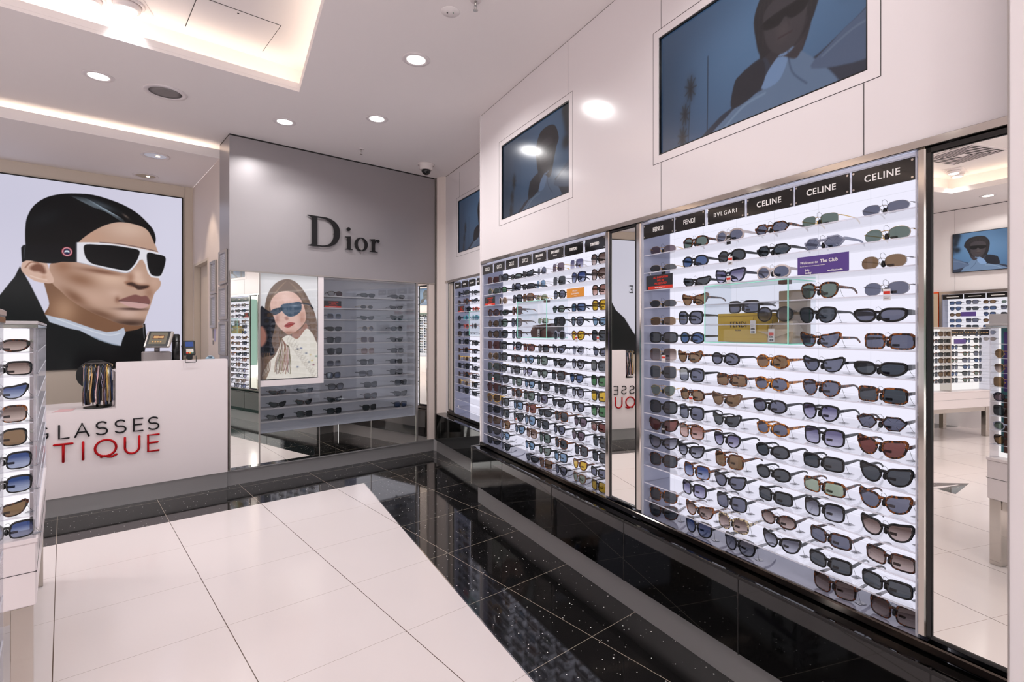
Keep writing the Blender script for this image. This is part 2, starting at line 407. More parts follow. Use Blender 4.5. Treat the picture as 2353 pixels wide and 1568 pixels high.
# right wall fascia with openings for the two screens, panel joints as fine dark grooves
PF = 1.736
wr = MB()
def wbox(mb, s0, s1, p0, p1, z0, z1, bev=0): return mb.box(-s0, -s1, p0, p1, z0, z1, bev)
ZT = 1.935
for s0, s1, zs in ((-4.4, .93, [(ZT, H0)]), (.93, 1.882, [(ZT, 2.204), (2.760, H0)]), (1.882, 2.654, [(ZT, H0)]),
                   (2.654, 3.576, [(ZT, 2.204), (2.760, H0)]), (3.576, 3.945, [(ZT, H0)])):
    for z0, z1 in zs: wbox(wr, s0, s1, PF, 1.95, z0, z1)
wbox(wr, -4.4, .40, PF, 1.95, 0, ZT); wbox(wr, .40, 3.95, 1.945, 2.0, 0, H0)
wr.cur = 1
def vline(s, z0, z1): wbox(wr, s-.0011, s+.0011, PF-.0006, PF+.001, z0, z1)
def hline(z, s0, s1): wbox(wr, s0, s1, PF-.0006, PF+.001, z-.0011, z+.0011)
for s0, s1, z0, z1 in ((.89, 1.918, 2.168, 2.796), (2.612, 3.613, 2.165, 2.796)):
    vline(s0, z0, z1); vline(s1, z0, z1); hline(z0, s0, s1); hline(z1, s0, s1)
for s in (.941, 1.864, 2.664): vline(s, ZT, 2.166); vline(s, 2.797, H0)
for s in (-.9,): vline(s, 0, H0)
hline(H0-.004, -4.4, 3.945)
struct('wall_right', wr, ['fascia', 'dark'], RW)
# recessed far part of the right wall
PR = 2.08
wq = MB()
for s0, s1, zs in ((3.955, 4.43, [(ZT, H0)]), (4.43, 5.349, [(ZT, 2.204), (2.760, H0)]), (5.349, 5.76, [(ZT, H0)])):
    for z0, z1 in zs: wbox(wq, s0, s1, PR, 2.3, z0, z1)
wbox(wq, 3.945, 5.9, 2.29, 2.34, 0, H0); wbox(wq, 5.641, 5.76, PR, 2.3, .2, ZT)
wq.cur = 1
for z, s0, s1 in ((2.168, 4.39, 5.385), (2.797, 4.39, 5.385)): wbox(wq, s0, s1, PR-.0006, PR+.001, z-.0011, z+.0011)
wbox(wq, 5.383, 5.3855, PR-.0006, PR+.001, 2.168, 2.797); wbox(wq, 5.30, 5.302, PR-.0006, PR+.001, 2.8, H0-.06)
wbox(wq, 4.0, 5.74, PR-.0006, PR+.001, H0-.006, H0-.002)
struct('wall_recess', wq, ['fascia', 'dark'], RW)
we = MB(); wbox(we, 3.945, 3.962, 1.730, 2.30, .452, H0)
struct('trim_3', we, 'fascia', RW)
wt = MB(); wbox(wt, .50, 3.945, 1.728, 1.78, 1.910, 1.935, .002)
struct('trim_4', wt, 'steel', RW)
wt = MB(); wbox(wt, 3.962, 5.76, 2.072, 2.12, 1.910, 1.935, .002)
struct('trim_5', wt, 'steel', RW)
# near pier at the right edge of the view
pr = MB(); wbox(pr, -.5, .5445, 1.64, 1.95, 0, H0)
pr.cur = 1; wbox(pr, .5445, .5475, 1.638, 1.73, 0, H0)
struct('wall_pier', pr, ['fascia', 'alu'], RW)
# black glass base, steel plinth, ledge rail
b1 = MB(); wbox(b1, .55, 3.95, 1.655, 1.94, .15, .448, .004)
b1.cur = 1
for s in (3.40, 2.72, 2.04, 1.36, .72): wbox(b1, s-.0015, s+.0015, 1.6535, 1.66, .15, .452)
wbox(b1, .55, 3.95, 1.652, 1.657, .437, .446)
b1.cur = 2; wbox(b1, 3.95, 3.958, 1.65, 1.95, .148, .452); 
struct('baseboard_right', b1, ['blackgloss', 'dark', 'steel'], RW)
b2 = MB(); wbox(b2, .50, 3.93, 1.70, 1.94, 0, .15)
struct('trim_6', b2, 'brushed', RW)
b3 = MB(); wbox(b3, .55, 3.945, 1.722, 1.739, .452, .480, .004)
struct('trim_7', b3, 'bronze', RW)
b4 = MB(); wbox(b4, 3.958, 5.735, 1.955, 2.3, .15, .445, .004)
struct('baseboard_recess', b4, 'blackgloss', RW)
b5 = MB(); wbox(b5, 3.958, 5.80, 2.0, 2.3, 0, .15)
struct('trim_8', b5, 'brushed', RW)
b6 = MB(); wbox(b6, 3.962, 5.64, 2.066, 2.083, .447, .480, .004)
struct('trim_9', b6, 'bronze', RW)
# front wall: satin silver upper panel and its frame members
wf = MB(); wf.box(1.09, 3.165, 5.31, 5.70, 1.917, 3.106)
wf.box(1.09, 1.098, 5.31, 5.70, .138, 1.917); wf.box(1.098, 3.165, 5.53, 5.70, .138, 1.917)
wf.cur = 1; wf.box(1.092, 3.163, 5.313, 5.70, 3.106, H0)
wf.cur = 2; wf.box(1.098, 3.165, 5.306, 5.33, 1.905, 1.917); wf.box(1.327, 1.338, 5.305, 5.515, .138, 1.905); wf.box(2.921, 2.943, 5.305, 5.515, .138, 1.905)
wf.box(1.090, 1.100, 5.304, 5.33, .138, 1.905); wf.box(3.158, 3.168, 5.304, 5.4, .138, H0)
struct('wall_front', wf, ['satin', 'dark', 'alu'])
cs = MB(); cs.box(3.084, 3.157, 5.312, 5.5, .138, 1.905); cs.box(3.06, 3.084, 5.33, 5.5, .138, 1.905)
struct('trim_10', cs, 'wall')
pl = MB(); pl.box(1.075, 3.19, 5.33, 5.7, 0, .137); pl.box(1.075, 3.19, 5.312, 5.7, .128, .138)
struct('baseboard_front', pl, 'brushed')
ps = MB(); ps.prism([(3.17, 5.4), (3.17, 5.262), (3.184, 5.225), (3.215, 5.165), (3.7, 5.10), (3.7, 5.4)], .14, H0)
ps.cur = 1; ps.box(3.166, 3.171, 5.29, 5.4, .14, H0)
struct('wall_corner', ps, ['wall', 'dark'])
pb = MB(); pb.prism([(3.15, 5.45), (3.15, 5.31), (3.175, 5.27), (3.25, 5.15), (3.7, 5.15), (3.7, 5.45)], 0, .139)
struct('baseboard_corner', pb, 'brushed')
# side wall beside the counter, with a door
ws = MB(); ws.box(1.09, 1.3, 5.70, 6.24, 0, H2); ws.box(1.09, 1.3, 6.24, 6.98, 2.10, H2); ws.box(1.09, 1.3, 6.98, 7.09, 0, H2)
struct('wall_side', ws, 'wall')
dr = MB(); dr.box(1.146, 1.19, 6.24, 6.98, 0, 2.095); dr.cur = 1; dr.box(1.1445, 1.147, 6.962, 6.966, 0, 2.095)
dr.cur = 0; dr.box(1.084, 1.150, 6.975, 6.99, 0, 2.11); dr.box(1.084, 1.095, 6.225, 6.245, 0, 2.11); dr.box(1.082, 1.15, 6.22, 7.0, 2.085, 2.112)
struct('door_1', dr, ['cream', 'dark'])
# rear wall with the light box surround
rw = MB(); rw.box(-5.2, 1.3, 7.09, 7.2, 0, H2)
rw.cur = 1; rw.box(1.015, 1.018, 7.088, 7.092, 1.0, H2)
struct('wall_rear', rw, ['cream', 'dark'])
# opposite wall (seen only in the mirrors), back wall
wo = MB(); wbox(wo, -6.5, 7.2, -5.72, -5.52, 1.94, H0); wbox(wo, -6.5, 7.2, -5.74, -5.70, 0, H0); wbox(wo, 3.90, 7.2, -5.72, -5.52, 0, 1.94); wbox(wo, -6.5, -3.78, -5.72, -5.52, 0, 1.94); wbox(wo, -2.42, 2.42, -5.72, -5.52, 0, 1.94)
wbox(wo, -3.78, 3.90, -5.72, -5.50, 0, .5)
wo.cur = 1
for s in (3.606, 2.68, 1.75): wbox(wo, s-.0015, s+.0015, -5.521, -5.5185, 1.94, H0)
wbox(wo, -2.5, 4.0, -5.521, -5.5185, H0-.012, H0-.004)
struct('wall_left', wo, ['fascia', 'dark'], RW)
wb = MB(); wbox(wb, -4.6, -4.4, -5.9, 2.0, 2.85, H0)   # header over the shop entrance, left open to let the fill light in
struct('wall_back', wb, 'wall', RW)
co = MB(); wbox(co, -11.2, -11.0, -14, 6, 0, 2.6)
struct('wall_concourse', co, 'concourse', RW)
# hanging returns that close the plan between the far corner and the rear wall
wc = MB(); wc.prism([(3.5, 5.0), (3.5, 7.3), (3.6, 7.3), (3.6, 5.0)], 0, H0); wc.box(-6.6, -5.15, 5.95, 6.0, 2.9, 3.2)
struct('wall_far', wc, 'wall')
# coves
cove(-3.66, 4.13, 1.28, 4.13, 3.155, .8); cove(.12, -1.8, 1.36, 4.07, 3.155, .8); cove(-3.76, 4.07, -5.0, -1.8, 3.155, .8); cove(-4.9, -1.89, .05, -1.89, 3.155, .8)
cove(-4.8, 5.82, 1.05, 5.82, 3.02, .9)
# ================================================================ PRINTED PICTURES (flat prints, painted per vertex)
class Paint:
    def __init__(s, X, Z, bg):
        s.X, s.Z = np.meshgrid(X, Z); s.xs = X; s.zs = Z; s.C = np.zeros(s.X.shape+(3,))+np.array(bg, float)
        s.px = abs(Z[1]-Z[0])
    def sdf(s, P):
        P = np.array(P, float); X, Z = s.X, s.Z; pad = s.px*40
        d2 = np.full(X.shape, 1e9); ins = np.zeros(X.shape, bool)
        for i in range(len(P)):
            a, b = P[i], P[(i+1) % len(P)]; e = b-a; w0, w1 = X-a[0], Z-a[1]
            t = np.clip((w0*e[0]+w1*e[1])/max(e@e, 1e-12), 0, 1)
            d2 = np.minimum(d2, (w0-e[0]*t)**2+(w1-e[1]*t)**2)
            c = (a[1] > Z) != (b[1] > Z)
            with np.errstate(divide='ignore', invalid='ignore'):
                xi = a[0]+(Z-a[1])*e[0]/(e[1] if abs(e[1]) > 1e-12 else 1e-12)
            ins ^= c & (X < xi)
        d = np.sqrt(d2); return np.where(ins, d, -d)
    def poly(s, P, col, soft=None, smooth=True, alpha=1, mask=None):
        if smooth: P = catmull(P, 5)
        soft = soft or s.px*.7
        a = np.clip(s.sdf(P)/soft*.5+.5, 0, 1)*alpha
        if mask is not None: a = a*mask
        s.C = s.C*(1-a[..., None])+np.array(col, float)*a[..., None]; return a
    def blob(s, x, z, rx, rz, col, alpha=1, ang=0, mask=None):
        c, q = math.cos(ang), math.sin(ang); u = ((s.X-x)*c+(s.Z-z)*q)/rx; v = (-(s.X-x)*q+(s.Z-z)*c)/rz
        a = alpha*np.exp(-(u*u+v*v))
        if mask is not None: a = a*mask
        s.C = s.C*(1-a[..., None])+np.array(col, float)*a[..., None]
    def line(s, P, wd_, col, alpha=1, mask=None, smooth=True):
        if smooth: P = catmull(P, 5, False)
        P = np.array(P, float); d2 = np.full(s.X.shape, 1e9)
        for a, b in zip(P[:-1], P[1:]):
            e = b-a; w0, w1 = s.X-a[0], s.Z-a[1]; t = np.clip((w0*e[0]+w1*e[1])/max(e@e, 1e-12), 0, 1)
            d2 = np.minimum(d2, (w0-e[0]*t)**2+(w1-e[1]*t)**2)
        a = np.clip((wd_/2-np.sqrt(d2))/s.px+.5, 0, 1)*alpha
        if mask is not None: a = a*mask
        s.C = s.C*(1-a[..., None])+np.array(col, float)*a[..., None]
    def mesh(s, name, y, mat, flip=False):
        nz, nx = s.X.shape; me = bpy.data.meshes.new(name)
        co = np.stack([s.X.ravel(), np.full(s.X.size, y), s.Z.ravel()], 1)
        i = np.arange(nz-1)[:, None]*nx+np.arange(nx-1)[None, :]
        q = np.stack([i, i+1, i+1+nx, i+nx], -1).reshape(-1, 4)
        me.from_pydata(co.tolist(), [], q.tolist())
        at = me.color_attributes.new('Col', 'FLOAT_COLOR', 'POINT')
        c = np.clip(s.C, 0, 255)/255; l = np.where(c <= .04045, c/12.92, ((c+.055)/1.055)**2.4).reshape(-1, 3)
        at.data.foreach_set('color', np.concatenate([l, np.ones((len(l), 1))], 1).ravel()); me.materials.append(mat); return me
def print_mat(name, strength, glossy=.3, rough=.15, base=0.0):
    t = NT(name); a = t.n('ShaderNodeAttribute', attribute_name='Col'); b = t.n('ShaderNodeBsdfPrincipled', i_Roughness=rough)
    b.inputs['Specular IOR Level'].default_value = glossy
    if base: t.link(a.outputs[0], b.inputs['Base Color'])
    else: b.inputs['Base Color'].default_value = (.01, .01, .01, 1)
    if strength: t.link(a.outputs[0], b.inputs['Emission Color']); b.inputs['Emission Strength'].default_value = strength
    return t.end(b.outputs[0])
# --- the big light-box portrait on the rear wall
F_, CX_, CY_ = 1216.39, 1241.38, 759.0
TH = -.7334; IX = (math.cos(TH), -math.sin(TH)); IY = (math.sin(TH), math.cos(TH))
def wallpt(x, y, Y):
    """point of a picture seen at (x, y) on the wall plane at distance Y: the drawing's own coordinates"""
    r = (x-CX_)/F_; z = Y/(r*IY[0]+IY[1]); return (z*(r*IX[0]+IX[1]), 1.38+(CY_-y)*z/F_)
def Pm(*pts): return [wallpt(a/3.267, 380+b/3.267, 7.09) for a, b in pts]
xs = np.concatenate([np.arange(-1.60, -.47, .016), np.arange(-.47, .9875, .0043)]); zs = np.arange(.992, 2.853, .0046)
p = Paint(xs, zs, (208, 205, 224))
p.blob(.9, 2.4, .3, .8, (216, 214, 232), .6); p.blob(-.4, 2.6, .4, .4, (200, 198, 218), .5)
K = (13, 13, 15)
left = [(-.41, 2.05), (-.40, 1.85), (-.47, 1.72), (-.60, 1.58), (-.75, 1.36), (-.95, 1.12), (-1.1, .90)]
p.poly(Pm((1088, 1190), (1100, 1310), (1085, 1400), (1075, 1500), (1070, 1700), (300, 1800), (-300, 1800))+[(-1.2, .90), (-.95, 1.12), (-.75, 1.36), (-.6, 1.58)]+Pm((0, 975), (60, 900), (110, 840), (150, 760), (230, 900), (345, 1130), (700, 1200), (1000, 1200)), K, smooth=False)
# neck
skin = (184, 150, 132)
p.poly(Pm((330, 860), (420, 900), (700, 1080), (1060, 1190), (1040, 1230), (930, 1250), (780, 1270), (560, 1190), (345, 1130), (370, 1040)), (120, 84, 62))
p.blob(*Pm((480, 1090))[0], .10, .14, (176, 138, 112), .8, mask=np.clip(p.sdf(Pm((330, 860), (420, 900), (700, 1080), (1060, 1190), (930, 1250), (780, 1270), (560, 1190), (345, 1130), (370, 1040)))/.01, 0, 1))
# face
face = Pm((560, 600), (590, 560), (700, 480), (860, 415), (960, 410), (1060, 440), (1130, 510), (1162, 590), (1180, 640), (1200, 700), (1190, 840), (1206, 880), (1196, 920), (1160, 960), (1142, 1010), (1128, 1055), (1112, 1095), (1092, 1150), (1075, 1190), (1035, 1206), (900, 1190), (770, 1140), (640, 1080), (530, 1010), (450, 940), (390, 880), (370, 780), (400, 720))
fm = p.poly(face, skin)
def fb(x, y, rx, ry, col, a, ang=0): p.blob(*Pm((x, y))[0], rx/960, ry/960*1.06, col, a, ang, fm)
fb(960, 480, 170, 90, (206, 176, 160), .9); fb(700, 540, 90, 60, (190, 150, 128), .6); fb(830, 850, 150, 70, (214, 180, 160), .8)
fb(600, 860, 130, 60, (128, 86, 62), .75, -.3); fb(470, 760, 70, 60, (140, 96, 72), .7); fb(700, 1000, 150, 70, (196, 160, 142), .8)
fb(560, 990, 120, 45, (112, 72, 50), .8, -.75); fb(760, 1120, 170, 40, (104, 70, 52), .85, -.35); fb(980, 1185, 160, 40, (64, 44, 36), .95)
fb(960, 1110, 90, 50, (206, 176, 164), .7); fb(1120, 960, 40, 60, (140, 98, 78), .6); fb(1160, 880, 40, 60, (200, 164, 146), .6)
fb(860, 960, 60, 40, (206, 172, 156), .7); fb(1030, 830, 45, 60, (216, 184, 168), .9); fb(980, 850, 30, 60, (150, 108, 86), .7)
fb(1000, 1080, 120, 14, (60, 38, 34), .9); fb(880, 1010, 20, 30, (120, 78, 62), .7); fb(760, 800, 160, 22, (110, 70, 52), .8, -.12)
p.poly(Pm((935, 880), (960, 870), (1010, 878), (1060, 890), (1118, 900), (1112, 925), (1060, 930), (1010, 920), (960, 905)), (150, 108, 88), soft=.012)
p.poly(Pm((950, 892), (990, 880), (1040, 900), (1112, 905), (1100, 922), (1040, 935), (1000, 910)), (58, 36, 30), soft=.008)
p.blob(*Pm((1050, 870))[0], .045, .035, (214, 182, 164), .8)
# lips
p.poly(Pm((888, 1018), (950, 990), (1010, 972), (1040, 978), (1062, 984), (1100, 982), (1126, 1022), (1112, 1046), (1040, 1036), (960, 1022)), (122, 78, 74), soft=.006)
p.poly(Pm((898, 1022), (960, 1020), (1040, 1030), (1112, 1042), (1095, 1068), (1045, 1076), (970, 1062), (920, 1040)), (196, 156, 152), soft=.005)
p.line(Pm((890, 1019), (960, 1022), (1040, 1031), (1115, 1042)), .006, (70, 40, 40), .9)
# ear
em = p.poly(Pm((160, 770), (170, 730), (210, 706), (300, 715), (350, 735), (372, 790), (402, 850), (395, 884), (330, 884), (260, 868), (200, 830), (168, 800)), (206, 172, 156))
p.poly(Pm((225, 770), (270, 740), (320, 750), (345, 800), (330, 815), (290, 800), (250, 795)), (120, 78, 62), soft=.012, mask=em)
p.line(Pm((190, 770), (230, 730), (290, 735)), .012, (140, 98, 80), .8, em); p.line(Pm((230, 830), (290, 850), (350, 862)), .012, (224, 196, 182), .8, em)
p.blob(*Pm((330, 840))[0], .02, .02, (190, 150, 130), .8, mask=em)
# hair
hm = p.poly(Pm((192, 600), (190, 480), (205, 390), (255, 305), (345, 245), (460, 218), (590, 215), (700, 225), (810, 255), (930, 302), (1030, 362), (1105, 432), (1150, 488), (1168, 552), (1160, 592), (1146, 560), (1118, 505), (1080, 470), (1010, 445), (930, 430), (860, 432), (780, 455), (700, 495), (640, 535), (590, 580), (560, 640), (520, 700), (420, 735), (300, 730), (210, 700)), K)
for k in range(22):
    t = k/21; a = (640+180*t, 250+110*t); 
    p.line(Pm((a[0]-110, a[1]-18-20*t), a, (a[0]+90, a[1]+50-10*t), (a[0]+130, a[1]+86)), .0042, (150, 165, 178), .22+.3*math.sin(t*PI), hm)
p.blob(*Pm((760, 300))[0], .12, .03, (110, 124, 136), .45, -.35, hm); p.blob(*Pm((945, 385))[0], .010, .035, (150, 128, 116), .6, .9, hm)
p.blob(*Pm((330, 400))[0], .15, .06, (30, 34, 38), .5, .6, hm)
# temple arm, frame, lenses
p.poly(Pm((160, 620), (176, 600), (400, 590), (575, 582), (570, 728), (400, 725), (200, 715), (165, 730)), (14, 14, 18), smooth=False)
p.line(Pm((190, 604), (184, 640), (180, 700)), .006, (70, 74, 80), .8)
gl_ = Pm((572, 580), (660, 580), (760, 582), (900, 598), (1050, 625), (1180, 655), (1240, 690), (1240, 740), (1222, 810), (1198, 850), (1135, 842), (1108, 810), (1090, 745), (1068, 708), (1046, 714), (1020, 752), (978, 800), (940, 810), (860, 795), (750, 768), (640, 742), (572, 726))
p.poly(gl_, (222, 220, 228), smooth=False); p.line(Pm((572, 726), (640, 742), (750, 768), (860, 795), (940, 810), (978, 800)), .008, (170, 166, 176), .8)
p.line(Pm((572, 582), (572, 726)), .010, (60, 60, 68)); p.line(Pm((750, 580), (900, 592), (1050, 618), (1180, 648)), .006, (60, 48, 60), .9)
p.poly(Pm((640, 598), (740, 598), (850, 604), (960, 620), (1042, 640), (1038, 690), (1008, 745), (968, 786), (935, 792), (860, 778), (760, 757), (690, 738), (648, 700), (630, 645)), (14, 14, 16))
p.poly(Pm((1106, 660), (1170, 668), (1238, 690), (1234, 755), (1210, 820), (1185, 834), (1140, 826), (1118, 790), (1104, 730)), (14, 14, 16))
cxz = Pm((503, 650))[0]
for rr, cc in ((.044, (170, 44, 60)), (.038, (226, 222, 226)), (.033, (150, 40, 56)), (.027, (30, 36, 70))):
    p.poly([(cxz[0]+rr*.92*math.cos(a*PI/8), cxz[1]+rr*1.08*math.sin(a*PI/8)) for a in range(16)], cc)
p.poly([(cxz[0]+a, cxz[1]+b) for a, b in ((-.02, -.012), (-.016, .008), (-.006, .014), (.006, .014), (.016, .008), (.02, -.012), (.006, -.004), (-.006, -.004))], (214, 224, 230), smooth=False)
# collar
p.poly(Pm((340, 1122), (420, 1142), (500, 1158), (620, 1200), (720, 1234), (800, 1254), (880, 1244), (928, 1218), (942, 1258), (918, 1308), (906, 1356), (860, 1350), (740, 1312), (600, 1242), (520, 1226), (430, 1196), (372, 1178)), (182, 188, 204), smooth=False)
p.line(Pm((420, 1150), (600, 1215), (800, 1275), (900, 1262)), .010, (212, 216, 226), .8); p.line(Pm((880, 1350), (800, 1330), (700, 1290)), .014, (120, 134, 150), .6)
p.line(Pm((1072, 1195), (1078, 1260), (1082, 1300)), .006, (120, 122, 130), .8)
p.poly([(-.76, 1.99), (-.69, 1.99), (-.69, 2.02), (-.70, 2.005), (-.735, 2.005), (-.735, 2.045), (-.71, 2.045), (-.71, 2.06), (-.735, 2.06), (-.735, 2.10), (-.70, 2.10), (-.69, 2.085), (-.69, 2.115), (-.76, 2.115), (-.76, 2.105), (-.75, 2.10), (-.75, 2.005), (-.76, 2.00)][::1], K, smooth=False)
BASE0 = (-.3, 7.05, .992)
pt = thing('lightbox_poster', 'large backlit portrait of a dark-haired person in white-rimmed sunglasses, wall behind the counter', 'poster', BASE0)
me = p.mesh('portrait', 7.075, print_mat('poster_print', .90, .1)); me.transform(Matrix.Translation([-a for a in BASE0]))
part('portrait', me, None, pt)
fr = MB(); fr.box(-1.62, .992, 7.07, 7.09, 2.853, 2.862); fr.box(.988, .996, 7.07, 7.09, .985, 2.862); fr.box(-1.62, .992, 7.07, 7.09, .984, .992); fr.box(-1.61, -1.60, 7.07, 7.09, .985, 2.862); fr.box(-1.6, .99, 7.078, 7.09, .992, 2.853)
part('frame', fr, 'dark', pt)
# --- poster of a woman in the front wall
def Pw(*pts): return [wallpt(500+a/3.015, 600+b/3.015, 5.31) for a, b in pts]
p = Paint(np.arange(1.345, 1.857, .0034), np.arange(.922, 1.920, .0036), (206, 202, 202))
p.poly(Pw((330, 420), (335, 300), (365, 205), (420, 145), (490, 124), (555, 150), (610, 215), (645, 280), (668, 330), (690, 400), (705, 500), (720, 600), (500, 800), (300, 840), (300, 640), (330, 560)), (104, 84, 72))
for k in range(10): p.line(Pw((480-k*9, 140+k*6), (400-k*6, 230+k*10), (360-k*3, 330+k*10)), .006, (150-k*5, 126-k*5, 108-k*5), .4); p.line(Pw((500+k*9, 140+k*7), (580+k*8, 240+k*10), (640+k*5, 400), (670+k*3, 540)), .006, (132, 108, 92), .35)
fm = p.poly(Pw((372, 330), (378, 270), (420, 222), (480, 208), (540, 222), (585, 270), (612, 340), (618, 400), (600, 440), (560, 480), (520, 505), (488, 508), (465, 490), (440, 470), (410, 430)), (206, 168, 154))
p.blob(*Pw((480, 250))[0], .06, .04, (224, 190, 178), .8, mask=fm); p.blob(*Pw((590, 400))[0], .03, .07, (168, 122, 104), .7, mask=fm); p.blob(*Pw((500, 500))[0], .06, .02, (140, 96, 80), .7, mask=fm); p.blob(*Pw((420, 400))[0], .02, .05, (150, 104, 88), .7, mask=fm)
p.poly(Pw((585, 470), (620, 430), (640, 520), (560, 560), (520, 510)), (150, 110, 96))
p.poly(Pw((440, 330), (455, 300), (520, 290), (578, 284), (588, 318), (580, 350), (545, 378), (505, 386), (475, 372), (455, 350)), (60, 76, 92)); p.poly(Pw((372, 350), (395, 332), (450, 322), (448, 348), (410, 372), (380, 372)), (44, 56, 68)); p.line(Pw((578, 292), (640, 300), (668, 330)), .012, (30, 34, 40))
p.blob(*Pw((540, 310))[0], .03, .01, (120, 134, 146), .7)
p.poly(Pw((468, 452), (490, 430), (512, 424), (542, 432), (520, 450), (495, 462)), (152, 62, 56)); p.line(Pw((468, 452), (500, 442), (542, 432)), .004, (90, 34, 34)); p.poly(Pw((470, 395), (486, 385), (498, 400), (484, 410)), (160, 112, 98), soft=.008)
cm = p.poly(Pw((430, 600), (450, 540), (500, 515), (560, 540), (620, 470), (660, 500), (690, 560), (720, 640), (720, 840), (340, 840), (350, 720), (400, 660)), (216, 208, 196))
for q in range(16): p.line(Pw((520+q*12, 500+q*20), (490+q*13, 560+q*18), (560+q*10, 590+q*17)), .008, (184, 174, 162), .5, cm)
for a, b, c_ in ((560, 610, (40, 44, 60)), (585, 605, (60, 70, 110)), (640, 700, (70, 84, 90)), (660, 690, (196, 176, 90)), (670, 720, (120, 60, 80)), (560, 735, (60, 70, 100)), (690, 660, (70, 110, 90)), (650, 650, (190, 170, 120)), (620, 640, (80, 90, 110))): p.blob(*Pw((a, b))[0], .010, .007, c_, .9, mask=cm)
for k in range(17): p.line(Pw((424+k*4.2, 500+k*6), (436+k*4+8*math.sin(k), 600), (408+k*6.5, 700), (402+k*6.2+9*math.sin(k*2.1), 770+14*math.sin(k*1.7))), .0062, (132-(k*37 % 40), 98-(k*23 % 30), 76-(k*11 % 20)), .8)
p.poly(Pw((300, 335), (340, 335), (385, 370), (405, 430), (395, 490), (380, 560), (400, 640), (350, 660), (300, 640)), (20, 18, 22))
p.poly(Pw((300, 460), (330, 470), (345, 520), (335, 570), (300, 590)), (150, 100, 84), soft=.01)
for k in range(6): p.line(Pw((305+k*12, 640), (318+k*10, 740), (306+k*6, 825)), .008, (70+k*10, 54+k*8, 46+k*6), .9)
p.line(Pw((300, 826), (700, 806)), .004, (60, 60, 60))
B0 = (1.60, 5.31, .89)
pw = thing('framed_poster', 'framed poster of a long-haired woman in sunglasses and floral white dress, in the silver wall', 'poster', B0)
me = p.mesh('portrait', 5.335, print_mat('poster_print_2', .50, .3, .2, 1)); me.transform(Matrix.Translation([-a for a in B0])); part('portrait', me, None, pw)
f2 = MB(); f2.box(1.338, 1.858, 5.336, 5.36, .915, 1.926)
part('backing', f2, 'dark', pw)
f2 = MB(); f2.box(1.858, 1.910, 5.312, 5.50, .86, 1.905); f2.box(1.339, 1.858, 5.312, 5.50, .86, .914)
part('frame', f2, 'white', pw)
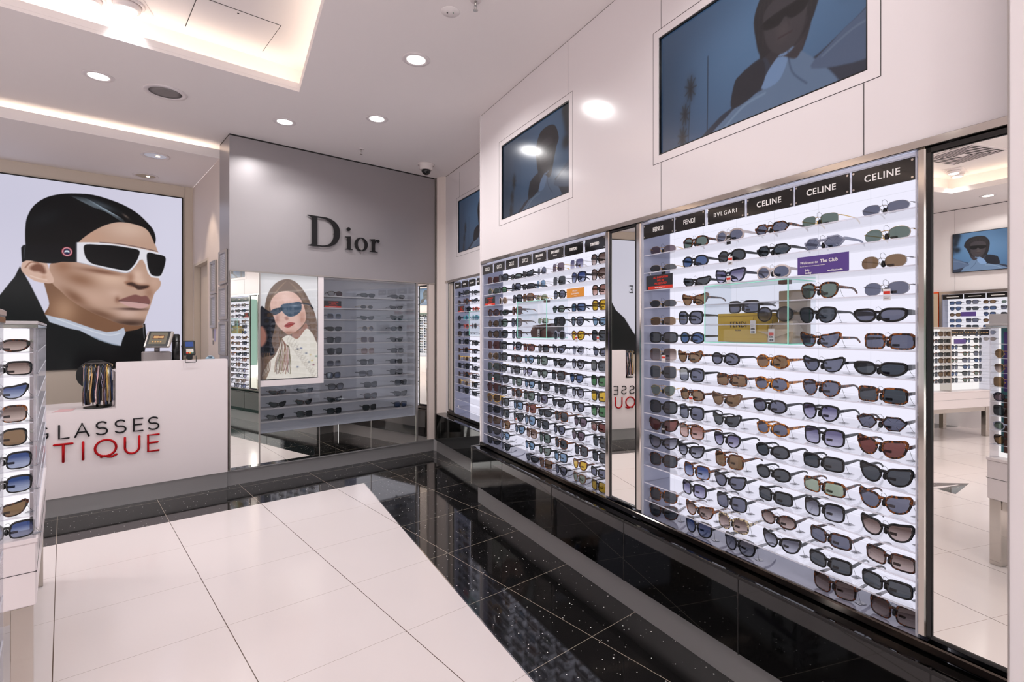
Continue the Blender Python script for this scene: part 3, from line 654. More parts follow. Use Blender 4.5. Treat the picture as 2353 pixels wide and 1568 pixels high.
# --- screens: the same film still on every screen
def screen_paint():
    W_, H_ = .948, .550
    p = Paint(np.arange(0, W_, .0038), np.arange(0, H_, .0038), (66, 96, 134)); W_ -= .003; H_ -= .003
    p.blob(.62*W_, .62*H_, .5, .35, (112, 150, 194), .75); p.blob(0, .5*H_, .2, .6, (40, 64, 90), .7); p.blob(.2*W_, .95*H_, .3, .12, (58, 84, 116), .4)
    def U(*q): return [(a*W_, b*H_) for a, b in q]
    dk = (26, 30, 40)
    p.line(U((.30, -.1), (.305, .62)), .0045, (34, 48, 66)); p.line(U((.185, .0), (.20, .42)), .004, (34, 48, 66), smooth=False)
    for x, y, r in ((.20, .44, .045), (.165, .25, .038), (.15, .07, .04)):
        p.blob(x*W_, y*H_, r*W_*.55, r*W_*1.05, (30, 38, 48), .95); 
        for k in range(9): a = k*PI/4.5; p.line([(x*W_, y*H_), (x*W_+r*W_*.8*math.cos(a), y*H_+r*W_*1.3*math.sin(a))], .006, (30, 38, 48), .7, smooth=False)
    for k in range(30):
        random.seed(k); p.blob((.93+.09*random.random())*W_, (.50+.65*random.random())*H_, .032, .032, (26, 34, 44), .7)
    # jacket and shirt
    Uf = U
    def U(*q): return Uf(*[(a, b*.80) for a, b in q])
    p.poly(Uf((.60, .48), (.79, .52), (.76, .30), (.70, .22), (.62, .28)), (50, 45, 52))
    p.poly(U((.30, -.05), (.36, .12), (.46, .20), (.47, .40), (.52, .47), (.60, .48), (.66, .30), (.80, .28), (.95, .42), (1.05, .48), (1.05, -.05)), (52, 58, 76))
    p.poly(U((.34, -.05), (.42, .12), (.52, .20), (.60, .22), (.62, .36), (.70, .47), (.76, .38), (.84, .20), (.90, .02), (.90, -.05)), (112, 134, 168))
    p.poly(U((.585, .22), (.62, .36), (.69, .46), (.70, .36), (.66, .22)), (132, 160, 204)); p.line(U((.70, .46), (.72, .25), (.78, .10)), .006, (82, 100, 132)); p.line(U((.40, .02), (.50, .14), (.60, .17)), .010, (150, 172, 200), .6)
    p.poly(U((.80, .20), (.88, .34), (.95, .42), (1.05, .47), (1.05, .1)), (92, 108, 140)); p.line(U((.84, .26), (.95, .36), (1.05, .38)), .008, (130, 146, 172), .5)
    p.poly(U((.44, .16), (.45, .38), (.49, .44), (.59, .47), (.585, .24)), (34, 36, 48))
    def U(*q): return Uf(*[(a, .35+(b-.42)*.93) for a, b in q])
    # head
    hm = p.poly(U((.56, .60), (.55, .80), (.60, .96), (.69, 1.0), (.79, .97), (.84, .88), (.86, .76), (.83, .68), (.80, .55), (.76, .48), (.78, .60), (.60, .46), (.575, .50)), (36, 34, 40))
    fm = p.poly(U((.60, .80), (.60, .60), (.63, .48), (.68, .42), (.74, .46), (.775, .58), (.78, .80), (.70, .86)), (66, 60, 66)); p.poly(U((.64, .42), (.70, .40), (.77, .46), (.74, .34), (.68, .40)), (64, 56, 62))
    p.blob(.68*W_, .50*H_, .03, .04, (92, 80, 82), .6, mask=fm); p.line(U((.66, .545), (.72, .548)), .006, (60, 44, 48)); p.line(U((.70, .65), (.71, .60)), .004, (60, 50, 54), .7)
    p.poly(U((.595, .72), (.60, .66), (.66, .64), (.69, .68), (.72, .64), (.775, .66), (.785, .74), (.70, .745)), (16, 16, 20))
    for k in range(16): t = k/15; p.line(U((.58+.22*t, .97-.5*(t-.5)**2), (.555+.30*t, .82), (.55+.31*t, .66-.12*math.sin(t*9))), .0035, (96-60*abs(t-.5), 78-50*abs(t-.5), 70-40*abs(t-.5)), .5, hm*(1-fm*.9))
    return p
SCR = screen_paint(); SCRM = print_mat('screen_image', .50, .5, .16); SCRD = print_mat('screen_image_dim', .27, .5, .16); SCRB = print_mat('screen_image_bright', .95, .4, .16)  # dim and bright copies stand in for the screens' viewing-angle falloff
def tv(s0, s1, pp, label, facing=1, mat=None):
    """screen in a wall that runs along s; facing=1 right wall, -1 opposite wall"""
    if facing == 1: frm = RW; u0 = -s1; y = pp
    else: frm = RW @ Matrix.Rotation(PI, 4, 'Z'); u0 = s0; y = -pp
    base = (u0+.474, y, 2.20); t = thing('television', label, 'screen', base, frm, 'screens set into the walls')
    me = SCR.mesh('screen', 0, mat or SCRM); me.transform(Matrix.Translation((u0+.002-base[0], y+.012-base[1], 2.207-base[2])) @ Matrix.Diagonal(((s1-s0)/.952, 1, 1, 1))); part('screen', me, None, t)
    b = MB(); x0, x1, z0, z1 = u0, u0+s1-s0, 2.204, 2.760
    for q in ((x0, x0+.007, z0, z1), (x1-.007, x1, z0, z1), (x0, x1, z0, z0+.007), (x0, x1, z1-.007, z1)): b.box(q[0], q[1], y+.004, y+.03, q[2], q[3])
    b.box(x0, x1, y+.02, y+.04, z0, z1)
    part('bezel', b, 'black', t); return t
tv(.93, 1.882, PF, 'wall screen nearest the camera, showing a person with raised collar against blue sky')
tv(2.654, 3.576, PF, 'middle wall screen above the middle display bay, dimmed blue film still', mat=SCRD)
tv(4.43, 5.349, PR, 'far wall screen in the recessed wall, half hidden by the white panel edge', mat=SCRD)
tv(2.67, 3.622, -5.482, 'bright blue screen reflected in the tall mirror at the right', -1, SCRB)
tv(-3.55, -2.598, -5.482, 'screen on the opposite wall, seen only as a reflection in the far mirror strip', -1, SCRB)
# ================================================================ SUNGLASSES
def sup(a, b, n, N=32, skew=0):
    return [(a*math.copysign(abs(math.cos(t))**(2/n), math.cos(t)) + skew*math.sin(t)*b, b*math.copysign(abs(math.sin(t))**(2/n), math.sin(t))) for t in [2*PI*i/N for i in range(N)]]
def cm(P, N=32):
    q = catmull(P, 8); return [q[int(i*len(q)/N)] for i in range(N)]
# half-outlines of one lens, outer side = +x : name -> (points, rim, rim at top, bridge gap, temple height, metal)
SH = {
 'oval': ('oval', sup(.0265, .0175, 2.2), .0052, .0056, .017, .011, 0),
 'round': ('round', sup(.0235, .0215, 2.05), .0038, .0045, .021, .008, 0),
 'panto': ('round-cornered', cm([(-.023, .010), (-.012, .019), (.006, .020), (.022, .017), (.026, .006), (.020, -.011), (.005, -.020), (-.012, -.018), (-.022, -.006)]), .0042, .0058, .019, .011, 0),
 'rect': ('rectangular', sup(.028, .0175, 4.2), .0046, .0056, .017, .011, 0),
 'square': ('square', sup(.0275, .0225, 3.6, skew=.06), .0042, .0056, .018, .012, 0),
 'cat': ('cat-eye', cm([(-.026, .006), (-.020, .0145), (.0, .0165), (.018, .0205), (.031, .0215), (.028, .006), (.019, -.010), (.002, -.0165), (-.015, -.0145), (-.0245, -.004)]), .0036, .0058, .017, .010, 0),
 'slim': ('narrow cat-eye', cm([(-.027, .003), (-.018, .010), (.0, .0115), (.018, .0135), (.031, .014), (.028, .003), (.018, -.008), (.0, -.012), (-.016, -.011), (-.025, -.004)]), .0044, .0054, .016, .010, 0),
 'wrap': ('narrow wraparound', cm([(-.027, .005), (-.014, .0125), (.006, .013), (.024, .012), (.033, .007), (.030, -.003), (.018, -.0125), (-.002, -.015), (-.018, -.013), (-.027, -.005)]), .0062, .0060, .014, .019, 0),
 'big': ('oversized', cm([(-.027, .010), (-.018, .021), (.002, .024), (.020, .023), (.030, .015), (.029, -.006), (.020, -.021), (.0, -.0255), (-.018, -.021), (-.027, -.006)]), .0050, .0058, .016, .013, 0),
 'cateye2': ('wide cat-eye', cm([(-.026, .007), (-.016, .017), (.004, .019), (.022, .0215), (.031, .020), (.0295, .004), (.021, -.013), (.003, -.020), (-.015, -.017), (-.025, -.004)]), .0050, .0062, .017, .012, 0),
 'hex': ('geometric', cm([(-.026, .002), (-.016, .0145), (-.0155, .015), (.013, .016), (.0135, .0158), (.029, .004), (.029, .003), (.014, -.0145), (.0135, -.015), (-.012, -.016), (-.0125, -.0155), (-.0255, -.001)]), .0036, .0046, .018, .011, 0),
 'whex': ('slim metal', cm([(-.028, .001), (-.019, .0125), (.013, .0145), (.029, .004), (.026, -.006), (.012, -.0145), (-.015, -.0135), (-.026, -.006)]), .0009, .0010, .019, .005, 1),
 'woval': ('oval metal', sup(.0275, .0175, 2.3), .0009, .0010, .019, .005, 1),
 'wrect': ('rimless', sup(.0275, .0165, 3.2, skew=-.08), .0005, .0006, .018, .004, 1),
 'wbig': ('large square metal', sup(.029, .025, 4.0), .0008, .0010, .017, .004, 1),
 'aviator': ('aviator', cm([(-.020, .012), (-.008, .019), (.012, .020), (.026, .015), (.027, .002), (.018, -.016), (.002, -.022), (-.014, -.016), (-.022, -.001)]), .0012, .0014, .021, .005, 1),
 'wround': ('round metal', sup(.0235, .0225, 2.0), .0012, .0012, .021, .004, 1),
}
SHM = {}
def wrapy(x): return 2.4*x*x
def glasses_meshes(key):
    if key in SHM: return SHM[key]
    word, out, rim, rtop, gap, th, metal = SH[key]
    out = [(a*1.05, b*1.14) for a, b in out]; rim *= 1.08; rtop *= 1.22; th = th*(1.15 if not metal else 1)
    minx = min(q[0] for q in out); maxx = max(q[0] for q in out); maxz = max(q[1] for q in out); minz = min(q[1] for q in out)
    cx = gap/2 - minx + (rim if not metal else 0)*.4
    N = len(out); fr = MB(); dep = .0038 if not metal else .0014
    def offs(r_, rt):
        res = []
        for i in range(N):
            a, b = out[i-1], out[(i+1) % N]; tx, tz = b[0]-a[0], b[1]-a[1]; L = math.hypot(tx, tz) or 1
            nx, nz_ = tz/L, -tx/L
            if nx*out[i][0]+nz_*out[i][1] < 0: nx, nz_ = -nx, -nz_
            k = max(0, out[i][1]/maxz); r = r_+(rt-r_)*k
            if not metal and out[i][0] > maxx*.75: r *= 1.12
            res.append((out[i][0]+nx*r, out[i][1]+nz_*r))
        return res
    o1 = offs(rim, rtop); o2 = offs(rim*.72, rtop*.72)
    zb = min(q[1] for q in o1)
    hinge_z = maxz*.45
    for sgn in (1, -1):
        def P(q, y): X = sgn*(cx+q[0]); return (X, wrapy(X)+y, q[1]-zb)
        rings = [[P(q, dep) for q in out], [P(q, .0004) for q in out], [P((q[0]*.92+w_[0]*.08, q[1]*.92+w_[1]*.08), 0) for q, w_ in zip(out, o2)], [P(q, 0) for q in o2], [P(q, .0010) for q in o1], [P(q, dep) for q in o1]]
        b = len(fr.v); fr.smooth = True
        for r in rings: fr.v += r
        for k in range(6):
            k2 = (k+1) % 6
            for i in range(N):
                j = (i+1) % N; f = (b+k*N+i, b+k*N+j, b+k2*N+j, b+k2*N+i); fr._f(*(f if sgn < 0 else f[::-1]))
        fr.smooth = False
        # end piece
        ex = cx+maxx
        if not metal: fr.bbox(sgn*(ex-.002) if sgn > 0 else -(ex+rim*1.05), sgn*(ex+rim*1.05) if sgn > 0 else -(ex-.002), wrapy(ex)-.0004, wrapy(ex)+.010, hinge_z-zb-th*.42, hinge_z-zb+th*.42, .0012)
        else: fr.tube([(sgn*(ex-.001), wrapy(ex), hinge_z-zb), (sgn*(ex+.004), wrapy(ex)+.003, hinge_z-zb), (sgn*(ex+.005), wrapy(ex)+.010, hinge_z-zb)], .0013)
        # nose pads
        if metal: fr.tube([(sgn*(gap/2), .001, -zb), (sgn*(gap/2-.001), .007, -zb-.003)], .0007); fr.bbox(sgn*(gap/2-.001)-.0015, sgn*(gap/2-.001)+.0015, .006, .009, -zb-.009, -zb+.001, .0008)
    bz = maxz*.48-zb; bw = gap/2+.004
    if metal: fr.tube([(-bw, .001, bz-.002), (-bw*.5, -.0005, bz+.001), (0, -.001, bz+.002), (bw*.5, -.0005, bz+.001), (bw, .001, bz-.002)], .0012)
    else:
        fr.smooth = True
        fr.loft([[(x, wrapy(x)+y, bz+.002*math.cos(x/bw*PI/2)+h*(1+.3*(x/bw)**2)) for y, h in ((0, -.0042), (-.0003, 0), (0, .0042), (dep, .0042), (dep, -.0042))] for x in [bw*(k/4-1) for k in range(9)]]); fr.smooth = False
    if metal == 1 and key in ('aviator',): fr.tube([(-bw-.006, .001, maxz-zb), (0, 0, maxz-zb+.001), (bw+.006, .001, maxz-zb)], .001)
    lens = []
    for sgn in (1, -1):
        lb = MB(); lb.smooth = True; lb.v.append((0, 0, 0)); R_ = []
        for k in (.5, 1.0):
            R_.append([(sgn*q[0]*k, 4.8*cx*q[0]*k, q[1]*k) for q in out]); lb.v += R_[-1]
        for i in range(N):
            j = (i+1) % N; t = (0, 1+i, 1+j); lb._f(*(t if sgn < 0 else t[::-1])); t = (1+i, 1+N+i, 1+N+j, 1+j); lb._f(*(t if sgn < 0 else t[::-1]))
        lens.append((lb, (sgn*cx, wrapy(cx)+dep*.62, -zb)))
    tem = []
    ex = cx+maxx+(rim*.55 if not metal else .0045)
    for sgn in (1, -1):
        tb = MB(); y0 = wrapy(ex)+.008; wd_ = .0021 if not metal else .0008
        path = [(0, th*.42), (.02, th*.40), (.05, th*.34), (.085, th*.26 if th < .015 else th*.3), (.103, .0030), (.118, .0030), (.134, .0024)]
        rings = []
        for d, h in path:
            drop = 0 if d < .09 else -(d-.09)**2*11 - (d-.09)*.12
            xin = -.10*d if d > .02 else 0; x = sgn*(ex+xin*.6); z = hinge_z-zb+drop; y = y0+d
            hh = max(h, .0012 if metal else .002); rings.append([(x-wd_, y, z-hh), (x+wd_, y, z-hh), (x+wd_, y, z+hh), (x-wd_, y, z+hh)])
        tb.loft(rings); tb.smooth = False; tem.append(tb)
    # security tag: capsule under the bridge, flat block behind one lens, cord loop above, cord to a printed label on the shelf
    tg = MB(); tg.smooth = True
    zz = bz-.011
    tg.lathe((0, .010, zz-.014), [(.001, -.002), (.0062, .0015), (.0070, .009), (.005, .018), (.001, .020)], 10); tg.smooth = False
    tg.bbox(.009, .029, .012, .018, max(zz-.014, .001), zz-.006, .001)
    tg.tube([(0, .009, zz+.002), (-.004, .0, bz+.006), (-.003, -.001, bz+.016), (.004, .0, bz+.019), (.010, .004, bz+.012), (.008, .010, bz-.002), (.004, .011, zz)], .0006, 5)
    cord = MB(); xx = ex+.001; y1 = wrapy(ex)+.012
    cord.tube([(xx, y1, hinge_z-zb-.003), (xx+.004, y1+.002, (hinge_z-zb)*.5), (xx+.013, y1-.006, .008), (xx+.018, y1-.004, .002), (xx+.006, y1, .0015)], .00055, 5)
    lab = MB(); lab.prism([(xx-.008, y1-.004), (xx+.014, y1-.012), (xx+.024, y1+.012), (xx+.002, y1+.020)], .0006, .0012)
    R = dict(frame=fr.mesh('frame', [M['black']]), lens=[l.mesh('lens', [M['glass']]) for l, _ in lens], lpos=[q for _, q in lens],
             temple=[t.mesh('temple', [M['black']]) for t in tem], tag=tg.mesh('security_tag', [M['black']]), cord=cord.mesh('cord', [M['black']]), label=lab.mesh('shelf_label', [M['cardgrey']]), h=max(q[1] for q in o1)-zb, word=word)
    SHM[key] = R; return R
ORD = ['top', 'second', 'third', 'fourth', 'fifth', 'sixth', 'seventh', 'eighth', 'ninth', 'tenth', 'eleventh', 'twelfth', 'thirteenth', 'fourteenth', 'fifteenth', 'sixteenth']
def obj(name, me, parent, loc=(0, 0, 0), mat=None):
    o = bpy.data.objects.new(name, me); COL.objects.link(o); o.parent = parent; o.location = loc
    if mat is not None: o.material_slots[0].link = 'OBJECT'; o.material_slots[0].material = mat
    BASE[o.name] = (0, 0, 0); return o
NG = [0]
def hangtag(parent, R, kind, x=.012):
    """printed tag hanging on a cord in front of the frame"""
    mb = MB(); z1 = R['h']*.45; mb.tube([(x, -.004, R['h']*.7), (x, -.006, z1)], .0006, 5); mb.cur = 1
    mb.bbox(x-.011, x+.011, -.0085, -.0075, z1-.036, z1, .0003); mb.cur = 2
    if kind == 'w': mb.box(x-.010, x+.010, -.0088, -.0084, z1-.016, z1-.007); mb.cur = 0; mb.box(x-.007, x+.006, -.0088, -.0084, z1-.030, z1-.028)
    else: mb.cur = 3; mb.box(x-.008, x+.008, -.0088, -.0084, z1-.014, z1-.012); mb.box(x-.008, x+.006, -.0088, -.0084, z1-.018, z1-.016)
    o = obj('price_tag', mb.mesh('price_tag', [M['black'], M['cardw' if kind == 'w' else 'black'], M['cardred'], M['ltwhite']]), parent)
def glasses(spec, x, y, z, frame, where, group, yaw=0, tag='t', full=True):
    """spec = shape-FRAME-lens ; (x, y, z) = middle of the front's lower edge in the frame's coordinates"""
    sh, fc, lc = spec.split('-')[:3]; R = glasses_meshes(sh); NG[0] += 1
    t = bpy.data.objects.new('sunglasses', None); COL.objects.link(t); t.empty_display_size = .02
    t.matrix_world = frame @ Matrix.Translation((x, y, z)) @ Matrix.Rotation(yaw, 4, 'Z')
    fw, fm_ = FR[fc]; lw, lm = LENS[lc]; w_ = R['word']
    props(t, f'{fw} {w_} sunglasses, {lw} lenses, {where}', 'sunglasses', group)
    tm = fm_
    obj('frame', R['frame'], t, mat=fm_)
    for me, q in zip(R['lens'], R['lpos']): obj('lens', me, t, q, lm)
    for me in R['temple']: obj('temple', me, t, mat=tm)
    if full:
        sg = obj('security_tag', R['tag'], t)
        if 't' in tag: obj('cord', R['cord'], sg); obj('shelf_label', R['label'], sg)
    if 'w' in tag: hangtag(t, R, 'w')
    if 'k' in tag: hangtag(t, R, 'k')
    return t
# ================================================================ DISPLAY BAYS
Z0S, DZ = 1.7475, .0858
def sx(px, pp=1.785):
    """distance along the right wall of something seen at picture column px on the plane pp"""
    r = (px-CX_)/F_; m_ = (.86515, .50151); w_ = (-.50151, .86515); z = pp/(r*m_[0]+m_[1]); return z*(r*w_[0]+w_[1])
def bay(s0, s1, pf, label, zt=1.908, zb=.466, dep=.185, frame=RW, rows=16, side_dark=True, flip=False):
    t = thing('display_bay', label, 'display unit', (-(s0+s1)/2, pf, zb), frame, 'backlit display bays')
    b = MB(); wbox(b, s0, s1, pf+dep, pf+dep+.02, zb, zt); part('light_panel', b, 'lightpanel', t)
    b = MB(); wbox(b, s1-.008, s1, pf+.012, pf+dep, zb, zt); part('side_panel', b, 'sidegrey', t)
    b = MB(); wbox(b, s0, s0+.008, pf+.012, pf+dep, zb, zt); part('side_panel', b, 'sidegrey', t)
    b = MB(); wbox(b, s0, s1, pf+.0, pf+dep, zb-.02, zb); part('floor_panel', b, 'bottomgloss', t)
    b = MB(); wbox(b, s0, s1, pf+.002, pf+.010, zt-.010, zt); wbox(b, s0, s0+.007, pf+.002, pf+.012, zb, zt); wbox(b, s1-.007, s1, pf+.002, pf+.012, zb, zt)
    wbox(b, s0, s1, pf+.002, pf+.010, zb, zb+.006)
    part('edge_trim', b, 'shelfedge', t)
    b = MB(); wbox(b, s0+.01, s1-.01, pf+.04, pf+.07, zt-.012, zt-.004); part('led_strip', b, 'ledstrip', t)
    for k in range(rows-1):
        z = Z0S-DZ*k
        if z < zb+.02: break
        b = MB(); wbox(b, s0+.008, s1-.008, pf+.016, pf+dep, z-.004, z-.0002); b.cur = 1; wbox(b, s0+.008, s1-.008, pf+.0135, pf+.016, z-.0042, z)
        part('shelf', b, ['shelf', 'shelfedge'], t)
    # side screws
    b = MB()
    for z in (1.66, .55): b.cyl((-(s1-.008), pf+.05, z), .006, .004, 10, 'x')
    part('screw', b, 'steel', t)
    return t
M['bottomgloss'] = pbr('grey_gloss_floor', (132, 134, 150), .06, spec=.7)
bay(.79, 2.01, PF+.004, 'nearest backlit display bay, between the narrow mirror strip and the tall mirror')
bay(2.295, 3.943, PF+.004, 'middle backlit display bay, left of the narrow mirror strip')
bay(3.965, 5.475, PR+.004, 'far backlit display bay in the recessed wall')
# brand signs
def sign(s0, s1, txt, style, label, pp=PF+.006, z0=1.826, z1=1.894, sub=None):
    u = -(s0+s1)/2; w_ = abs(s1-s0); t = thing('brand_sign', label, 'sign', (u, pp, z0), RW, 'brand signs above the shelves')
    b = MB(); b.bbox(u-w_/2, u+w_/2, pp, pp+.006, z0, z1, .0008); pl_ = part('plate', b, 'sign', t)
    b = MB(); zc = (z0+z1)/2
    if style == 'sans': add_text(b, txt, .030, u, pp-.0012, zc, spacing=1.12, depth=.0014, off=.0004)
    elif style == 'bold': add_text(b, txt, .030, u, pp-.0012, zc, xs=.86, spacing=1.0, depth=.0014)
    elif style == 'wide': add_text(b, txt, .024, u, pp-.0012, zc, spacing=1.35, depth=.0014)
    elif style == 'serif': add_text(b, txt, .040, u, pp-.0012, zc, xs=.60, spacing=1.08, depth=.0014)
    elif style == 'tight': add_text(b, txt, .024, u, pp-.0012, zc, xs=.72, spacing=.9, depth=.0014, off=.0007)
    elif style == 'two': add_text(b, txt, .022, u, pp-.0012, zc+.010, xs=.66, spacing=.9, depth=.0014, off=.0006); add_text(b, 'PARIS', .012, u, pp-.0012, zc-.012, spacing=1.5, depth=.0014)
    elif style == 'two2': add_text(b, txt, .020, u, pp-.0012, zc, xs=.8, depth=.0014)
    part('lettering', b, 'ltwhite', pl_)
    b = MB()
    for du in (-1, 1):
        for zz in (z0+.008, z1-.008): b = MB(); b.cyl((u+du*(w_/2-.006), pp-.002, zz), .0035, .003, 10, 'y'); part('screw', b, 'steel', pl_)
    b = MB(); b.box(u+w_/2+.003, u+w_/2+.006, pp, pp+.008, z0-.002, z1+.003); part('divider', b, 'shelfedge', t)
nm = ORD
for i, (a, b, tx, stl) in enumerate([(1.993, 1.789, 'FENDI', 'bold'), (1.78, 1.605, 'FENDI', 'bold'), (1.588, 1.402, 'BVLGARI', 'wide'), (1.39, 1.192, 'CELINE', 'sans'), (1.184, .99, 'CELINE', 'sans'), (.982, .798, 'CELINE', 'sans')]):
    sign(b, a, tx, stl, f'black sign plate with white lettering above nearest bay, {["first", "second", "third", "fourth", "fifth", "sixth"][i]} from left')
for i, (a, b, tx, stl) in enumerate([(3.935, 3.741, 'GUCCI', 'serif'), (3.717, 3.533, 'GUCCI', 'serif'), (3.512, 3.326, 'GUCCI', 'serif'), (3.307, 3.124, 'GUCCI', 'serif'), (3.106, 2.929, 'SAINT LAURENT', 'two'), (2.912, 2.726, 'SAINT LAURENT', 'two'), (2.711, 2.517, 'TOM FORD', 'tight'), (2.495, 2.305, 'TOM FORD', 'tight')]):
    sign(b, a, tx, stl, f'black sign plate with pale lettering above middle bay, {["first", "second", "third", "fourth", "fifth", "sixth", "seventh", "eighth"][i]} from left')
for i, (a, b, tx) in enumerate([(5.452, 5.286, 'PRADA'), (5.261, 5.081, 'PRADA'), (5.06, 4.889, 'MIU MIU'), (4.857, 4.708, 'MIU MIU')]):
    sign(b, a, '' or ' ', 'two2', f'small dark sign plate above far recessed bay, {["first", "second", "third", "fourth"][i]} from left', PR+.006) if False else None
for i, (a, b) in enumerate([(5.452, 5.286), (5.261, 5.081), (5.06, 4.889), (4.857, 4.708)]):
    u = -(a+b)/2; t = thing('brand_sign', f'small dark sign plate above far recessed bay, {["first", "second", "third", "fourth"][i]} from left', 'sign', (u, PR+.006, 1.826), RW, 'brand signs above the shelves')
    m_ = MB(); m_.bbox(u-(a-b)/2, u+(a-b)/2, PR+.006, PR+.012, 1.826, 1.894, .0008); part('plate', m_, 'sign', t)
    m_ = MB(); [m_.box(u+x-.008, u+x+.004, PR+.004, PR+.006, 1.853, 1.867) for x in ((-.04, -.02, .02, .04) if i > 1 else (-.03, -.01, .01, .03))]; part('lettering', m_, 'ltwhite', t)
# sunglasses of the nearest bay: one list per shelf, from the left; (column in the picture, spec, tags)
N_ = 'nearest bay'
BAY2 = [
 [(1508, 'woval-G-m', ''), (1594, 'oval-T-n', ''), (1672, 'oval-W-g', 'k'), (1768, 'hex-T-g', ''), (1880, 'wrect-G-n', ''), (2030, 'whex-S-g', '')],
 [(1512, 'whex-G-k', 'k'), (1593, 'oval-K-u', ''), (1676, 'oval-K-k', 'w'), (1772, 'hex-K-k', ''), (1888, 'hex-C-g', ''), (2034, 'woval-G-n', '')],
 [(1596, 'slim-K-k', ''), (1672, 'cateye2-N-v', 'w'), (1772, 'oval-W-g', ''), (2026, 'woval-S-b', '')],
 [(1512, 'whex-G-k', ''), (1592, 'cat-T-b', ''), (1878, 'panto-T-n', 't'), (2032, 'woval-S-g', 'w')],
 [(1512, 'wrect-G-b', ''), (1582, 'square-K-g', ''), (1874, 'panto-K-k', 't'), (2016, 'wrap-K-g', '')],
 [(1512, 'rect-K-k', ''), (1586, 'oval-K-u', ''), (1878, 'cat-T-g', 't'), (2038, 'rect-T-g', '')],
 [(1516, 'wbig-G-w', 'w'), (1580, 'cat-T-b', 't'), (1662, 'oval-K-g', 't'), (1770, 'oval-L-b', 't'), (1886, 'cat-K-g', 't'), (2016, 'wrap-K-k', 't')],
 [(1516, 'wbig-G-k', ''), (1584, 'square-K-g', 't'), (1676, 'rect-T-b', 't'), (1768, 'oval-L-g', 't'), (1882, 'panto-T-g', 't'), (2022, 'rect-T-k', 't')],
 [(1508, 'aviator-G-n', 't'), (1586, 'oval-T-b', 'w'), (1664, 'cat-B-b', 't'), (1764, 'oval-K-g', 't'), (1880, 'panto-K-v', 't'), (2020, 'hex-D-g', 't')],
 [(1506, 'square-K-k', 't'), (1584, 'square-K-g', 't'), (1664, 'cat-K-k', 't'), (1770, 'oval-L-g', 't'), (1888, 'square-K-v', 't'), (2020, 'cateye2-T-r', 't')],
 [(1514, 'cateye2-D-r', 'k'), (1584, 'square-T-p', 't'), (1666, 'panto-K-v', 't'), (1770, 'oval-K-k', 't'), (1886, 'rect-K-k', 't'), (2030, 'cateye2-K-k', 't')],
 [(1514, 'cateye2-K-s', 't'), (1582, 'cateye2-K-s', 't'), (1670, 'square-T-b', 't'), (1772, 'oval-K-k', 't'), (1888, 'rect-T-l', 't'), (2028, 'cateye2-T-g', 't')],
 [(1512, 'square-D-k', 't'), (1596, 'square-T-x', 't'), (1672, 'cateye2-K-g', 't'), (1776, 'rect-K-k', 't'), (1888, 'square-K-s', 't'), (2032, 'cateye2-K-w', 't')],
 [(1590, 'square-K-v', 't'), (1676, 'square-K-g', 't'), (1784, 'oval-D-w', 't'), (1902, 'rect-D-g', 't'), (2040, 'rect-D-w', 't')],
 [(1512, 'square-T-k', 't'), (1602, 'cateye2-T-w', 't'), (1680, 'square-M-w', 't'), (1790, 'cateye2-K-s', 't'), (1902, 'rect-K-k', 't'), (2032, 'rect-K-k', 't')],
 [(1524, 'big-D-k', 't'), (1600, 'big-K-x', 't'), (1694, 'big-K-s', 't'), (1912, 'square-D-w', 't'), (2052, 'square-D-w', 't')],
]
TH_ = ['first', 'second', 'third', 'fourth', 'fifth', 'sixth', 'seventh', 'eighth']
def fill(rows, name, pf, group, send, zb=.466, far=0, frame=RW):
    for k, row in enumerate(rows):
        z = Z0S-DZ*k
        if z < zb+.03: z = zb
        for j, (px, spec, tg) in enumerate(row):
            corner = j == 0 and px < far; d = .060 if corner else .048
            s = sx(px, pf+d) if not corner else send-.080
            glasses(spec, -s, pf+d, z+.0006, frame, f'{ORD[k]} shelf of {name}, {TH_[j]} from left', group, .32 if corner else random.uniform(-.05, .05), tg)
fill(BAY2, N_, PF, 'sunglasses in the nearest bay', 2.002, far=1530)
b1c = [1127, 1153, 1184, 1211, 1243, 1281, 1324, 1374]
B1 = ['wbig-G-r square-K-k wrap-K-n cat-K-k wround-S-g wbig-G-m wbig-S-v big-K-w', 'wround-G-n oval-K-e square-K-g wrap-K-k wround-S-c wbig-K-k big-N-x big-D-w',
 '. round-W-b square-K-k square-T-b woval-G-l round-K-g . square-K-p', 'round-T-m wrap-K-k square-T-r . . hex-K-n rect-N-u square-D-y', 'wround-K-b square-K-n square-K-g . . round-K-k panto-K-g cat-K-c',
 'round-K-b square-K-k square-K-g . . round-C-k panto-T-y square-K-k', 'wbig-T-r square-K-k square-K-g rect-T-r rect-D-k cat-K-g aviator-K-s cat-K-g', 'wround-G-b square-K-k rect-D-k panto-K-c square-K-n cat-K-k panto-K-s square-K-k',
 'wbig-G-n square-K-k rect-K-k panto-K-v panto-K-n square-D-k panto-K-u square-K-e', 'square-D-n square-K-k square-K-n panto-K-c square-K-k square-K-k round-K-s square-K-y', 'big-D-r square-K-k square-T-k square-K-n square-K-g cat-K-k panto-K-g square-K-e',
 'big-G-b square-K-k square-K-c square-T-r wrap-K-k square-T-k panto-K-m rect-D-r', 'square-K-k square-K-k cateye2-K-k big-K-c square-K-k panto-K-g panto-K-m square-K-k', 'square-D-b square-T-b cateye2-K-c square-B-w square-K-n square-T-k square-D-k square-K-k',
 'big-K-k panto-K-c . panto-K-c cateye2-K-n square-K-c panto-T-y rect-K-g', 'big-K-k cateye2-K-k . wrap-K-k square-T-b panto-K-g panto-B-l square-K-y']
rows1 = []
